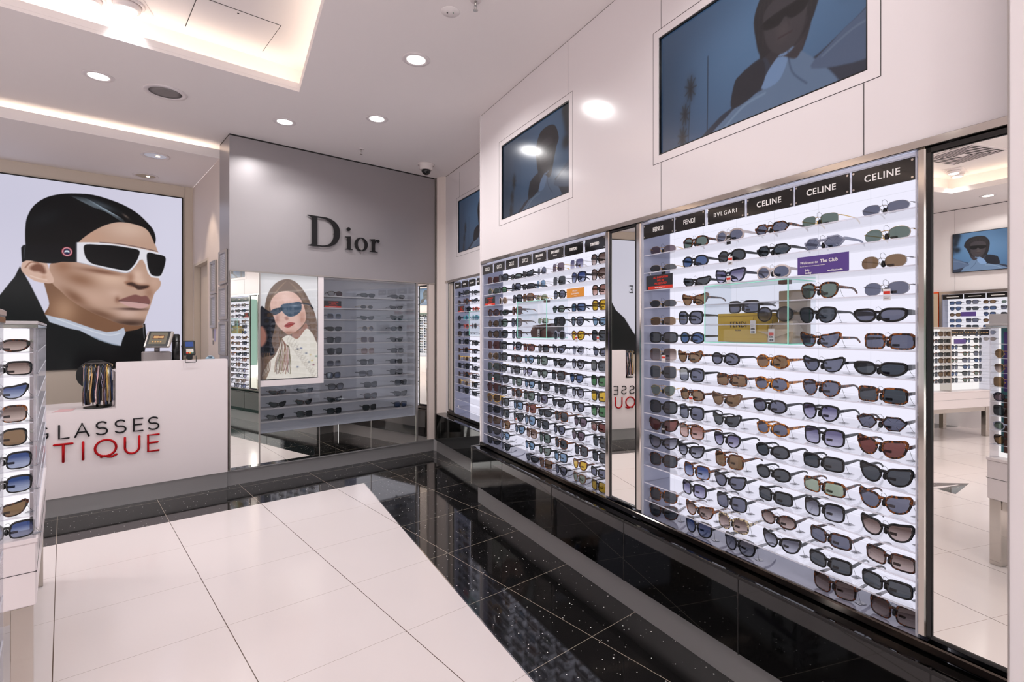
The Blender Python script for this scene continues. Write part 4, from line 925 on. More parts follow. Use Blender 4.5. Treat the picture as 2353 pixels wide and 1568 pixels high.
for k, r in enumerate(B1):
    off = [0, 0, 0, 0, 0, 0, 0, 0, -2, 2, 0, 4, 2, 6, 4, 6][k]
    rows1.append([(b1c[j]+random.uniform(-2, 2)+off*(j > 0)*(j < 7), q, 'w' if (k, j) in ((5, 6), (5, 7), (9, 0), (12, 2), (6, 2)) else ('t' if k > 5 else '')) for j, q in enumerate(r.split()) if q != '.'])
fill(rows1, 'middle bay', PF, 'sunglasses in the middle bay', 3.935, far=1140)
b0c = [1050, 1068, 1088]
kinds = ['square-K-k', 'cateye2-K-k', 'big-K-k', 'rect-D-b', 'oval-K-k', 'square-T-k', 'square-G-b', 'cat-K-s', 'aviator-G-b']
rows0 = []
for k in range(13):
    if k == 2: r = [(1072, 'square-K-k', ''), (1090, 'oval-R-p', '')]
    elif k == 3: r = [(1052, 'round-K-k', ''), (1068, 'round-A-c', ''), (1090, 'oval-A-c', '')]
    elif k == 4: r = [(1050, 'square-K-k', ''), (1069, 'oval-R-p', ''), (1088, 'round-W-k', '')]
    elif k == 5: r = [(1052, 'square-K-b', ''), (1070, 'square-K-k', '')]
    else: r = [(c+random.uniform(-1, 1), kinds[(k*3+j*2) % 9], 'w' if (k, j) == (8, 0) else '') for j, c in enumerate(b0c)]
    rows0.append(r)
def fill0():
    for k, row in enumerate(rows0):
        for j, (px, spec, tg) in enumerate(row):
            glasses(spec, -sx(px, PR+.05), PR+.05, Z0S-.008-.0868*k*.995, RW, f'{ORD[k]} shelf of far recessed bay, {TH_[j]} from left', 'sunglasses in the far recessed bay', random.uniform(-.05, .05), tg, full=(k > 5))
fill0()
# small cards standing on shelves
def card(name, s0, s1, pp, z0, z1, mat, label, lines=(), frame=RW, tilt=0, cat='card'):
    """lines: (text, size, du, z, material)"""
    u0, u1 = -s1, -s0; uc = (u0+u1)/2
    t = thing(name, label, cat, (uc, pp, z0), frame)
    b = MB(); b.bbox(u0, u1, pp, pp+.002, z0, z1, .0005); b.prism([(u0+.01, pp), (u1-.01, pp), (u1-.01, pp+.03), (u0+.01, pp+.03)], z0, z0+.001); part('panel', b, mat, t)
    for i, (tx, sz, du, zz, mm, kw) in enumerate(lines):
        b = MB()
        if tx == '#': b.box(u0+du, u0+du+sz, pp-.0006, pp+.0002, zz, zz+kw['h'])
        else: add_text(b, tx, sz, (uc if kw.get('align', 'CENTER') == 'CENTER' else u0)+du, pp-.0006, zz, depth=.0006, **kw)
        part('printing', b, mm, t)
    return t
W = 'ltwhite'
card('club_card', 1.000, 1.184, PF+.02, 1.577, 1.640, 'purple', 'purple card with white text standing on third shelf of nearest bay', [
 ('Welcome to', .013, .010, 1.618, W, dict(align='LEFT', shear=.2)), ('The Club', .0165, .085, 1.619, W, dict(align='LEFT', off=.0003)), ('See it in stores when you become a member', .0052, .010, 1.606, W, dict(align='LEFT', shear=.2)),
 ('Join', .0105, .030, 1.592, W, dict(align='LEFT', off=.0002)), ('today', .0105, .030, 1.582, W, dict(align='LEFT', off=.0002)), ('ClubAvolta', .0085, .125, 1.584, W, dict(align='LEFT', off=.0002)), ('#', .014, .112, 1.5825, W, dict(h=.0025))])
def warning(s0, s1, pp, z, label, frame=RW):
    return card('warning_card', s0, s1, pp, z, z+.068, 'sign', label, [
     ('#', s1-s0-.014, .014, z+.001, 'cardred', dict(h=.014)), ('ALL SHOPLIFTERS', .0135, .010, z+.055, 'cardred', dict(xs=.95, shear=.2, off=.0003)), ('WILL BE', .0135, .010, z+.040, 'cardred', dict(shear=.2, off=.0003)),
     ('PROSECUTED', .0135, .010, z+.026, 'cardred', dict(shear=.2, off=.0003)), ('Security tagging in use', .0075, .005, z+.008, W, dict(off=.0001))], frame)
warning(1.812, 1.992, PF+.022, 1.577, 'black and red warning card on third shelf of nearest bay')
warning(3.735, 3.930, PF+.022, 1.577, 'black and red warning card on third shelf of middle bay')
warning(5.22, 5.40, PR+.022, 1.570, 'black and red warning card on third shelf of far recessed bay')
card('offer_card', 2.528, 2.712, PF+.022, 1.577, 1.630, 'orange', 'orange card with pale text on third shelf of middle bay', [('LIFETIME', .014, 0, 1.614, W, dict()), ('GUARANTEE', .014, 0, 1.597, W, dict()), ('available here', .006, 0, 1.585, W, dict())])
# glass cases hung between the shelves
def case(s0, s1, z0, z1, pp, dep, label):
    t = thing('glass_case', label, 'display case', (-(s0+s1)/2, pp, z0), RW, 'green-edged glass cases')
    e = .005
    for nm_, q in (('glass_front', (s0, s1, pp, pp+.004, z0, z1)), ('glass_side', (s0, s0+.004, pp, pp+dep, z0, z1)), ('glass_side', (s1-.004, s1, pp, pp+dep, z0, z1)), ('glass_top', (s0, s1, pp, pp+dep, z1-.004, z1)), ('glass_base', (s0, s1, pp, pp+dep, z0, z0+.004))):
        b = MB(); wbox(b, *q); part(nm_, b, 'glass', t)
    b = MB()
    for s in (s0, s1-.004):
        wbox(b, s, s+.0035, pp-.001, pp+.002, z0, z1)
        for z in (z0, z1-.003): wbox(b, s, s+.0035, pp, pp+dep, z, z+.003)
    for z in (z0, z1-.003): wbox(b, s0, s1, pp-.001, pp+.002, z, z+.003); wbox(b, s0, s1, pp+dep-.006, pp+dep-.003, z, z+.003)
    part('glass_edges', b, 'glassedge', t)
    b = MB(); wbox(b, s0+.006, s0+.042, pp+.002, pp+.03, z1-.018, z1-.004); part('hinge', b, 'brown', t)
    return t
case(1.213, 1.610, 1.327, 1.568, PF+.010, .165, 'green-edged glass case in nearest bay holding a mustard-yellow box')
case(2.930, 3.336, 1.327, 1.578, PF+.010, .165, 'green-edged glass case in middle bay holding a dark brown leather case')
case(4.66, 5.06, 1.327, 1.572, PR+.010, .165, 'green-edged glass case in far recessed bay')
t = thing('gift_box', 'mustard-yellow box with dark lettering inside glass case of nearest bay', 'box', (-1.455, 1.79, 1.332), RW)
b = MB(); wbox(b, 1.335, 1.575, 1.79, 1.86, 1.332, 1.449, .001); part('body', b, 'yellowbox', t)
b = MB(); add_text(b, 'FENDI', .034, -1.470, 1.7895, 1.402, xs=.9, depth=.0008); add_text(b, 'ROMA', .010, -1.470, 1.7895, 1.379, depth=.0008); part('lettering', b, 'lettering', t)
b = MB(); wbox(b, 1.334, 1.576, 1.789, 1.861, 1.437, 1.4378); part('lid_seam', b, 'brown', t)
glasses('rect-K-g', -1.462, 1.80, 1.4498, RW, 'lying on top of the mustard-yellow box', 'sunglasses in the nearest bay', 0, '')
def pricetag(s, pp, z, label, h=.052, red=False):
    t = thing('price_tag', label, 'price tag', (-s, pp, z), RW)
    b = MB(); b.bbox(-s-.013, -s+.013, pp, pp+.001, z, z+h, .0003); part('label_card', b, 'cardw', t)
    b = MB(); [b.box(-s-.009+i*.0024, -s-.009+i*.0024+(.0008+.0006*(i % 3)), pp-.0004, pp, z+.003, z+.011) for i in range(8)]; b.box(-s-.009, -s+.003, pp-.0004, pp, z+.035, z+.0362); b.box(-s-.009, -s+.001, pp-.0004, pp, z+.029, z+.030)
    add_text(b, '£306', .009, -s, pp-.0004, z+.019, off=.0003, depth=.0004); part('printing', b, 'lettering', t)
    if red: b = MB(); b.box(-s-.010, -s+.010, pp-.0006, pp, z+.024, z+.036); part('red_band', b, 'cardred', t)
    b = MB(); b.tube([(-s, pp, z+h), (-s+.002, pp+.004, z+h+.015), (-s, pp+.006, z+h+.032)], .0006, 5); part('cord', b, 'black', t)
pricetag(1.390, 1.778, 1.366, 'white price tag hanging before the mustard-yellow box')
pricetag(1.300, 1.768, 1.335, 'white and red price tag below the beige pouch in nearest bay', .05, True)
t = thing('glasses_pouch', 'folded beige fabric pouch beside the mustard-yellow box', 'pouch', (-1.285, 1.80, 1.332), RW)
b = MB(); b.loft([[(-1.36, 1.79, 1.332), (-1.232, 1.79, 1.332), (-1.232, 1.87, 1.332), (-1.36, 1.87, 1.332)], [(-1.372, 1.795, 1.375), (-1.226, 1.795, 1.372), (-1.226, 1.86, 1.372), (-1.372, 1.86, 1.375)], [(-1.35, 1.81, 1.405), (-1.24, 1.81, 1.415), (-1.24, 1.84, 1.415), (-1.35, 1.84, 1.405)]]); part('body', b, 'beige', t)
b = MB(); b.prism([(-1.372, 1.376), (-1.232, 1.372), (-1.30, 1.352)], 1.786, 1.789, 'y'); part('flap', b, 'beige', t)
b = MB(); wbox(b, 1.225, 1.345, 1.875, 1.90, 1.332, 1.535, .002); single('backing_card', b, 'beige', 'tall beige card standing behind the pouch in the glass case', 'card', RW)
glasses('round-K-s', -1.30, 1.785, 1.412, RW, 'propped on the beige pouch', 'sunglasses in the nearest bay', .35, '', False)
t = thing('glasses_case', 'dark brown leather case in glass case of middle bay', 'glasses case', (-3.10, 1.80, 1.332), RW)
b = MB(); b.loft([[(-3.21, 1.79, 1.332), (-2.99, 1.79, 1.332), (-2.99, 1.86, 1.332), (-3.21, 1.86, 1.332)], [(-3.215, 1.785, 1.37), (-2.985, 1.785, 1.37), (-2.985, 1.865, 1.37), (-3.215, 1.865, 1.37)], [(-3.20, 1.80, 1.412), (-2.96, 1.80, 1.425), (-2.96, 1.85, 1.425), (-3.20, 1.85, 1.412)]]); part('body', b, 'brown', t)
b = MB(); b.tube([(-3.20, 1.798, 1.41), (-3.08, 1.785, 1.372), (-2.97, 1.798, 1.42)], .003); part('flap_edge', b, 'black', t)
glasses('wrect-G-l', -3.10, 1.81, 1.424, RW, 'lying on the dark brown leather case', 'sunglasses in the middle bay', 0, '')
pricetag(3.09, 1.778, 1.336, 'white price tag before the dark brown leather case', .05)
b = MB(); wbox(b, 2.95, 3.02, 1.875, 1.895, 1.332, 1.47, .002); single('backing_card', b, 'dark', 'dark card standing behind the brown leather case', 'card', RW)
b = MB(); wbox(b, 4.66, 4.82, PR+.03, PR+.10, 1.332, 1.45, .002); single('gift_box', b, 'paper', 'pale grey box in glass case of far recessed bay', 'box', RW)
# ================================================================ MIRRORS
def mirror(s0, s1, z0, z1, pp, label, fr_=.018, frt=.022):
    t = thing('wall_mirror', label, 'mirror', (-(s0+s1)/2, pp, z0), RW)
    b = MB(); wbox(b, s0+fr_, s1-fr_, pp+.006, pp+.012, z0+.012, z1-frt); part('mirror_glass', b, 'mirror', t)
    b = MB()
    for q in ((s0, s0+fr_, z0, z1), (s1-fr_, s1, z0, z1), (s0, s1, z1-frt, z1), (s0, s1, z0, z0+.012)): wbox(b, q[0], q[1], pp, pp+.016, q[2], q[3], .003)
    part('frame', b, 'framegloss', t); return t
mirror(2.041, 2.262, .487, 1.909, PF, 'narrow mirror strip between the nearest and middle display bays', .012, .013)
mirror(.46, .7665, .487, 1.909, PF, 'tall black-framed mirror at the right end of the display wall', .0155, .020)
for nm_, (a, b_) in (('trim_11', (2.010, 2.041)), ('trim_12', (2.262, 2.294)), ('trim_13', (.7665, .789))):
    b = MB(); wbox(b, a, b_, PF-.002, PF+.03, .487, 1.910, .004); struct(nm_, b, 'steel', RW)
mirror(5.478, 5.652, .487, 1.909, PR, 'slim black-framed mirror strip left of the far recessed bay', .012, .013)
def fmirror(x0, x1, z0, z1, label, Y=5.312):
    b = MB(); b.box(x0, x1, Y, Y+.006, z0, z1); single('wall_mirror', b, 'mirror', label, 'mirror')
fmirror(1.100, 1.327, .140, 1.905, 'full-height mirror strip left of the framed poster')
fmirror(2.943, 3.060, .140, 1.90, 'slim mirror strip right of the grey shelf niche')
# lower mirrored panels under the grey niche
t = thing('wall_mirror', 'mirrored panels below the grey shelf niche, reflecting the floor', 'mirror', (2.13, 5.312, .140))
b = MB(); b.box(1.339, 2.920, 5.314, 5.322, .140, .430); part('mirror_glass', b, 'mirror', t)
b = MB(); [b.box(x-.003, x+.003, 5.311, 5.316, .140, .430) for x in (1.87, 2.40)]; part('joint', b, 'alu', t)
# ================================================================ GREY NICHE in the front wall
t = thing('shelf_niche', 'grey shelf niche with black sunglasses right of and below the framed poster', 'display unit', (2.13, 5.33, .43))
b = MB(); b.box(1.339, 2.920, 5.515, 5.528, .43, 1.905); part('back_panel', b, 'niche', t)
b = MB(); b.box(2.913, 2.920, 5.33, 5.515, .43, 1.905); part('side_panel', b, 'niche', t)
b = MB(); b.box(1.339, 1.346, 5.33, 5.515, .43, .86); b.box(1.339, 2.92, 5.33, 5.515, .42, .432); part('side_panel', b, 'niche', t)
nz_ = [1.724, 1.606, 1.489, 1.369, 1.250, 1.131, 1.012, .891, .770, .649, .529]
for k, z in enumerate(nz_):
    b = MB(); x0 = 1.913 if z > .86 else 1.347; b.box(x0, 2.912, 5.345, 5.515, z-.011, z, .001); part('shelf', b, 'nicheshelf', t)
b = MB(); b.box(1.913, 2.92, 5.34, 5.5, 1.895, 1.904); part('led_strip', b, 'whitegloss', t)
b = MB(); b.box(1.340, 2.919, 5.313, 5.317, .432, .858); b.box(1.912, 2.919, 5.313, 5.317, .858, 1.903); b.box(1.345, 1.856, 5.313, 5.317, .916, 1.903)
part('glass_pane', b, 'glass', t)
U_ = [2.047, 2.391, 2.736]; L_ = [1.503, 1.76, 2.057, 2.426, 2.778]
upk = [['oval-D-m', 'wrap-K-k', 'wrap-K-k'], [None, 'whex-G-k', 'slim-K-k'], ['square-C-s', 'slim-K-k', 'cat-K-k'], ['wrap-K-k', 'wround-G-s', 'oval-K-k'], ['square-K-k', 'wbig-G-m', 'cat-K-k'], ['big-K-k', 'wbig-G-p', 'rect-K-k'], ['wbig-S-s', 'square-K-k', 'rect-K-k'], ['square-K-u', 'square-K-s', 'square-K-k']]
lok = [['slim-D-k', 'slim-K-k', 'big-K-s', 'square-K-k', 'square-K-k'], ['cat-K-k', 'cat-D-k', 'cat-K-k', 'square-D-k', 'cateye2-K-k'], ['cat-K-k', 'square-K-k', 'square-K-k', 'square-K-k', 'square-K-u']]
for k, row in enumerate(upk+lok):
    XS = U_ if k < 8 else L_
    for j, q in enumerate(row):
        if q: glasses(q, XS[j]+random.uniform(-.01, .01), 5.385, nz_[k]+.0006, WORLD, f'{ORD[k]} shelf of grey niche, {TH_[j]} from left', 'sunglasses in the grey niche', random.uniform(-.06, .06), '', k > 6)
t_ = warning(-2.10, -1.918, 5.352, 1.607, 'black and red warning card on second shelf of grey niche', WORLD)
# ================================================================ COUNTER
t = thing('service_counter', 'white stepped service counter with raised black and red lettering', 'counter', (.2, 5.4, 0))
def rr(x0, x1, z0, z1, r, corners):
    """rounded rectangle outline; corners: which of bl, br, tr, tl are round"""
    P = []
    for (cx, cz, a0), nm_ in zip(((x0, z0, PI), (x1, z0, 1.5*PI), (x1, z1, 0), (x0, z1, .5*PI)), ('bl', 'br', 'tr', 'tl')):
        if nm_ in corners:
            ox = cx+(r if cx == x0 else -r); oz = cz+(r if cz == z0 else -r)
            P += [(ox+r*math.cos(a0+i*PI/10), oz+r*math.sin(a0+i*PI/10)) for i in range(6)]
        else: P.append((cx, cz))
    return P
b = MB()
prof = [(-1.75, .139), (1.070, .139)] + [(1.070-.012+.012*math.cos(i*PI/10), 1.130-.012+.012*math.sin(i*PI/10)) for i in range(6)] + [(.306+.012-.012*math.sin(i*PI/10), 1.130-.012+.012*math.cos(i*PI/10)) for i in range(6)] + [(.306, .768), (-1.75, .768)]
b.prism(prof, 5.28, 5.33, 'y'); part('front_panel', b, 'white', t)
b = MB(); b.box(-1.75, 1.068, 5.30, 5.70, 0, .137); part('kick_plate', b, 'brushed', t)
b = MB(); b.box(-1.75, .306, 5.33, 5.95, .742, .767); b.box(.306, 1.060, 5.33, 5.72, 1.02, 1.05); b.box(.306, .33, 5.33, 5.95, .14, 1.02); b.box(-1.75, -1.72, 5.33, 5.95, 0, .742); part('worktop', b, 'white', t)
# monoline rounded letters, drawn as strokes in a unit box (width w, height 1)
def arc(cx, cz, rx, rz, a0, a1, n=10): return [(cx+rx*math.cos(math.radians(a0+(a1-a0)*i/n)), cz+rz*math.sin(math.radians(a0+(a1-a0)*i/n))) for i in range(n+1)]
Sst = arc(.36, .74, .30, .26, 35, 270, 9)[:-1]+arc(.36, .26, .33, .26, 90, -150, 9)
LT = {'S': [Sst], 'U': [[(.05, 1), (.05, .38)]+arc(.42, .38, .37, .38, 180, 360)+[(.79, 1)]], 'N': [[(.05, 0), (.05, 1), (.75, 0), (.75, 1)]],
      'G': [arc(.46, .5, .43, .5, 45, 330, 14)+[(.86, .45), (.5, .45)]], 'L': [[(.05, 1), (.05, 0), (.6, 0)]], 'A': [[(0, 0), (.40, 1), (.80, 0)], [(.14, .34), (.66, .34)]],
      'E': [[(.62, 1), (.05, 1), (.05, 0), (.62, 0)], [(.05, .52), (.56, .52)]], 'T': [[(0, 1), (.8, 1)], [(.4, 1), (.4, 0)]], 'I': [[(.05, 1), (.05, 0)]],
      'Q': [arc(.5, .52, .50, .48, -80, 280, 28), [(.28, .0), (.44, .06), (.60, -.02), (.78, -.05), (1.02, .07)]], 'O': [arc(.5, .5, .49, .5, 0, 360, 24)], 'B': [[(.05, 0), (.05, 1)], [(.05, 1), (.4, 1)]+arc(.4, .76, .25, .24, 90, -90, 8)+[(.05, .52)], [(.4, .52)]+arc(.4, .26, .28, .26, 90, -90, 8)+[(.05, 0)]]}
def stroke_word(chars, h, w_, r, mat):
    for ch, x, z, ws in chars:
        b = MB()
        for st_ in LT[ch]:
            P = [(x+q[0]*ws, 5.273, z+q[1]*h) for q in st_]
            b.tube(P, r, 8, upv=(0, 1, 0))
            for q in P: b.lathe((q[0], q[1], q[2]), [(r*.3, -r*.9), (r*.98, -r*.3), (r*.98, r*.3), (r*.3, r*.9)], 8) if len(P) < 6 else None
            if len(P) >= 6:
                for q in (P[0], P[-1]): b.lathe(q, [(r*.3, -r*.9), (r*.98, -r*.3), (r*.98, r*.3), (r*.3, r*.9)], 8)
        part('letter', b, mat, t)
stroke_word([('S', -.462, .578, .098), ('U', -.365, .578, .092), ('N', -.255, .578, .09), ('G', -.160, .578, .090), ('L', -.028, .578, .098), ('A', .066, .578, .098), ('S', .183, .578, .100), ('S', .296, .578, .100), ('E', .411, .578, .098), ('S', .505, .578, .104)], .098, .1, .0058, 'lettering')
stroke_word([('B', -.462, .404, .11), ('O', -.355, .404, .115), ('U', -.20, .404, .118), ('T', -.050, .404, .125), ('I', .106, .404, .1), ('Q', .180, .404, .126), ('U', .354, .404, .122), ('E', .501, .404, .122)], .130, .1, .0078, 'red')
# point-of-sale screen on its base
t = thing('till_screen', 'tilted touch screen till on a grey base behind the counter', 'monitor', (.62, 5.60, 1.05))
def tiltbox(x0, x1, y, z0, z1, d, lean, skew=0):
    b = MB(); b.loft([[(x0, y, z0), (x1, y+skew, z0), (x1, y+skew+d, z0), (x0, y+d, z0)], [(x0, y+lean, z1), (x1, y+lean+skew, z1), (x1, y+lean+skew+d, z1), (x0, y+lean+d, z1)]]); return b
def slab(cx, cy_, cz, w_, h, d, lean, yaw, roll=0):
    """thin panel facing -y, leaning back, yawed"""
    Mx = Matrix.Translation((cx, cy_, cz)) @ Matrix.Rotation(yaw, 4, 'Z') @ Matrix.Rotation(-lean, 4, 'X') @ Matrix.Rotation(roll, 4, 'Y')
    b = MB(); b.bbox(-w_/2, w_/2, 0, d, -h/2, h/2, min(.006, d*.4)); b.v = [tuple(Mx @ Vector(q)) for q in b.v]; return b, Mx
b, Mx = slab(.605, 5.56, 1.305, .200, .155, .022, .50, -.55); part('housing', b, 'silver', t)
b = MB(); b.box(-.083, .083, -.002, 0, -.073, .073); b.v = [tuple(Mx @ Vector(q)) for q in b.v]; part('bezel', b, 'black', t)
b = MB(); b.box(-.066, .066, -.003, -.001, -.050, .060); b.v = [tuple(Mx @ Vector(q)) for q in b.v]; part('screen', b, 'screengrey', t)
b = MB(); b.box(-.044, .044, -.004, -.003, -.004, .034); b.cur = 1; b.box(-.036, .0, -.005, -.004, .004, .026); b.prism([(.0, .008), (.04, .004), (.04, .026), (.0, .022)], -.005, -.004, 'y')
[b.box(-.04+i*.02, -.028+i*.02, -.005, -.004, -.034, -.022) for i in range(4)]; b.v = [tuple(Mx @ Vector(q)) for q in b.v]; part('display_image', b, [M['brown'], M['tan']], t)
b = MB(); b.bbox(.50, .70, 5.56, 5.70, 1.05, 1.195, .008); b.tube([(.60, 5.60, 1.19), (.60, 5.59, 1.25)], .02, 10); part('base', b, 'grille', t)
t = thing('card_reader_pole', 'black pole mount behind the till screen', 'pole', (.735, 5.60, 1.05))
b = MB(); b.cyl((.735, 5.60, 1.05), .030, .29, 20); b.bbox(.712, .758, 5.58, 5.62, 1.33, 1.345, .004); part('pole', b, 'black', t)
b = MB(); [b.cyl((.735, 5.60, z), .032, .006, 20) for z in (1.12, 1.20, 1.28)]; part('collar', b, 'blackgloss', t)
b = MB(); b.tube([(.62, 5.55, 1.10), (.66, 5.56, 1.09), (.72, 5.60, 1.10)], .012, 8); part('bracket', b, 'black', t)
t = thing('payment_terminal', 'black payment terminal with blue screen on top edge of the counter', 'card terminal', (.795, 5.33, 1.13))
b, Mx = slab(.792, 5.30, 1.232, .082, .13, .030, .35, 0); part('body', b, 'black', t)
for nm_, q, mm in (('screen', (-.028, .028, -.002, 0, .010, .052), 'screenblue'), ('keypad', (-.026, .026, -.003, 0, -.040, -.010), 'silver')):
    b = MB(); b.box(*q); b.v = [tuple(Mx @ Vector(p_)) for p_ in b.v]; part(nm_, b, mm, t)
for i, mm in enumerate(('cardred', 'orange', 'greencord')):
    b = MB(); b.bbox(-.026+i*.018, -.012+i*.018, -.005, -.001, -.052, -.043, .001); b.v = [tuple(Mx @ Vector(p_)) for p_ in b.v]; part('key', b, mm, t)
b = MB(); b.tube([(.757, 5.27, 1.165), (.757, 5.265, 1.115), (.760, 5.265, 1.110), (.830, 5.265, 1.110), (.834, 5.265, 1.115), (.834, 5.27, 1.165)], .003, 6); part('bracket', b, 'black', t)
b = MB(); b.bbox(.775, .812, 5.28, 5.36, 1.132, 1.18, .006); part('stand', b, 'black', t)
b = MB(); b.tube([(.755, 5.33, 1.22), (.738, 5.33, 1.25), (.742, 5.33, 1.20), (.748, 5.34, 1.14)], .003, 6); part('cable', b, 'black', t)
b = MB(); b.bbox(.92, 1.01, 5.40, 5.46, 1.05, 1.09, .006); b.cur = 1; b.bbox(.93, 1.0, 5.41, 5.45, 1.09, 1.145, .012); b.bbox(.95, .98, 5.40, 5.46, 1.145, 1.155, .004)
single('tape_dispenser', b, ['cardw', 'paleblue'], 'small pale blue and white dispenser at the right end of the counter', 'dispenser')
# display rack of glasses cords
t = thing('cord_rack', 'black countertop rack hung with glasses cords and chains', 'rack', (.20, 5.46, .767))
b = MB(); b.cyl((.20, 5.46, .767), .085, .010, 24); part('base', b, 'black', t)
b = MB(); b.cyl((.20, 5.46, .777), .008, .34, 12); part('pole', b, 'black', t)
b = MB()
for z in (1.075, 1.11): b.lathe((.20, 5.46, z), [(.062, 0), (.078, .002), (.078, .008), (.062, .010)], 24)
part('ring', b, 'black', t)
random.seed(11)
cols = ['pinkcord', 'lilac', 'black', 'black', 'bluecord', 'black', 'brown', 'black', 'black', 'gold', 'black', 'silver', 'black', 'tan', 'black', 'bluecord', 'black', 'brown', 'black']
for i in range(46):
    a = PI+PI*(i+.5)/38 if i < 38 else random.uniform(0, PI); r0 = .078; r1 = r0+random.uniform(-.01, .02)
    x0, y0 = .20+r0*math.cos(a), 5.46+r0*math.sin(a); a1 = a+random.uniform(-.35, .35); x1, y1 = .20+r1*math.cos(a1), 5.46+r1*math.sin(a1)
    zb_ = .79+random.uniform(0, .03); b = MB()
    b.tube([(x0, y0, 1.10), (x0*.7+x1*.3, y0*.7+y1*.3, 1.0), (x1, y1, .88), (x1+.003, y1, zb_), (x1+.008, y1, zb_), (x1+.006, y1, .90), (x0+.006, y0, 1.09)], random.choice([.0014, .0018, .0026]) if i % 7 else .006, 6)
    part('glasses_cord', b, cols[i % len(cols)] if i not in (0, 1, 2) else ['pinkcord', 'lilac', 'greencord'][i], t)
for i in range(12):
    a = PI+PI*i/11; b = MB(); b.tube([(.20+.080*math.cos(a), 5.46+.080*math.sin(a), 1.112), (.20+.095*math.cos(a), 5.46+.095*math.sin(a), 1.106), (.20+.092*math.cos(a), 5.46+.092*math.sin(a), 1.09)], .0035, 6); part('hook', b, ['black', 'silver', 'gold'][i % 3], t)
# smaller stand right of it
t = thing('cord_stand', 'small dark wire stand with hanging black cords against the counter step', 'rack', (.268, 5.52, .767))
b = MB(); b.tube([(.268+.045*math.cos(i*PI/8), 5.52+.045*math.sin(i*PI/8), .975) for i in range(17)], .002, 6); b.cyl((.268, 5.52, .767), .003, .21, 8); part('wire', b, 'steel', t)
for i in range(7):
    a = i*.9; b = MB(); b.tube([(.268+.045*math.cos(a), 5.52+.045*math.sin(a), .975), (.268+.045*math.cos(a), 5.52+.045*math.sin(a), .82), (.272+.045*math.cos(a), 5.52+.045*math.sin(a), .815)], .0024, 6); part('cord', b, 'black', t)
b = MB(); b.bbox(.24, .296, 5.50, 5.54, .768, .87, .004); part('body', b, 'black', t)
# flat pink leaflet and the shop chair behind
b = MB(); b.prism([(-.065, 5.34), (.045, 5.34), (.075, 5.50), (-.02, 5.50)], .768, .7695); single('leaflet', b, 'pinkcord', 'pink leaflet lying on the low part of the counter', 'leaflet')
t = thing('shop_chair', 'black rounded chair back behind the counter', 'chair', (.22, 6.15, 0))
b = MB(); b.prism([(.215+.135*math.cos(q), .985+.13*math.sin(q)) for q in [i*PI/12 for i in range(24)]], 6.10, 6.15, 'y'); part('backrest', b, 'black', t)
b = MB(); b.lathe((.22, 6.35, .50), [(.18, 0), (.22, .02), (.22, .07), (.18, .09)], 28); part('seat', b, 'black', t)
b = MB(); b.tube([(.22, 6.14, .95), (.22, 6.17, .60), (.22, 6.32, .51)], .02, 8); b.cyl((.22, 6.35, .08), .03, .43, 12); part('stem', b, 'steel', t)
b = MB(); [b.tube([(.22, 6.35, .09), (.22+.25*math.cos(a), 6.35+.25*math.sin(a), .03)], .018, 8) for a in [i*2*PI/5 for i in range(5)]]; part('base', b, 'steel', t)
# framed licences
def licence(x, y0, y1, z0, z1, label, wl):
    t = thing('document_frame', label, 'frame', (x, (y0+y1)/2, z0), WORLD, 'framed licences')
    b = MB(); x0 = x-.016; e = .030
    for q in ((y0, y0+e, z0, z1), (y1-e, y1, z0, z1), (y0+e, y1-e, z0, z0+e), (y0+e, y1-e, z1-e, z1)): b.bbox(x0, x, q[0], q[1], q[2], q[3], .005)
    part('frame', b, 'alu', t)
    b = MB(); b.box(x-.006, x, y0+e*.8, y1-e*.8, z0+e*.8, z1-e*.8); part('document', b, 'paper', t)
    b = MB(); n = 14; [b.box(x-.0068, x-.006, y0+.045, y1-.045-.05*((i*7) % 3)/2, z1-.05-i*(z1-z0-.09)/n, z1-.052-i*(z1-z0-.09)/n) for i in range(n)]; part('printing', b, 'cardw', t)
for i, (a, b_) in enumerate(((1.80, 2.11), (1.475, 1.785), (1.15, 1.46))): licence(1.0895, 5.375, 5.685, a, b_, f'silver-framed document on the silver wall end, {["topmost", "middle", "lowest"][i]} of three', 0)
for i, (a, b_) in enumerate(((1.730, 2.055), (1.40, 1.725))): licence(1.0895, 5.815, 6.075, a, b_, f'silver-framed document on cream wall beside the door, {["upper", "lower"][i]} of two', 0)
b = MB(); b.box(1.086, 1.0895, 5.86, 5.93, 1.27, 1.39); b.cur = 1; b.box(1.0855, 1.086, 5.94, 6.0, 1.34, 1.38); b.box(1.086, 1.0895, 5.95, 6.0, 1.30, 1.39); b.box(1.086, 1.0895, 5.95, 6.0, 1.24, 1.28)
single('notice', b, ['lilac', 'grille'], 'small printed notices taped below the framed documents by the door', 'notice')
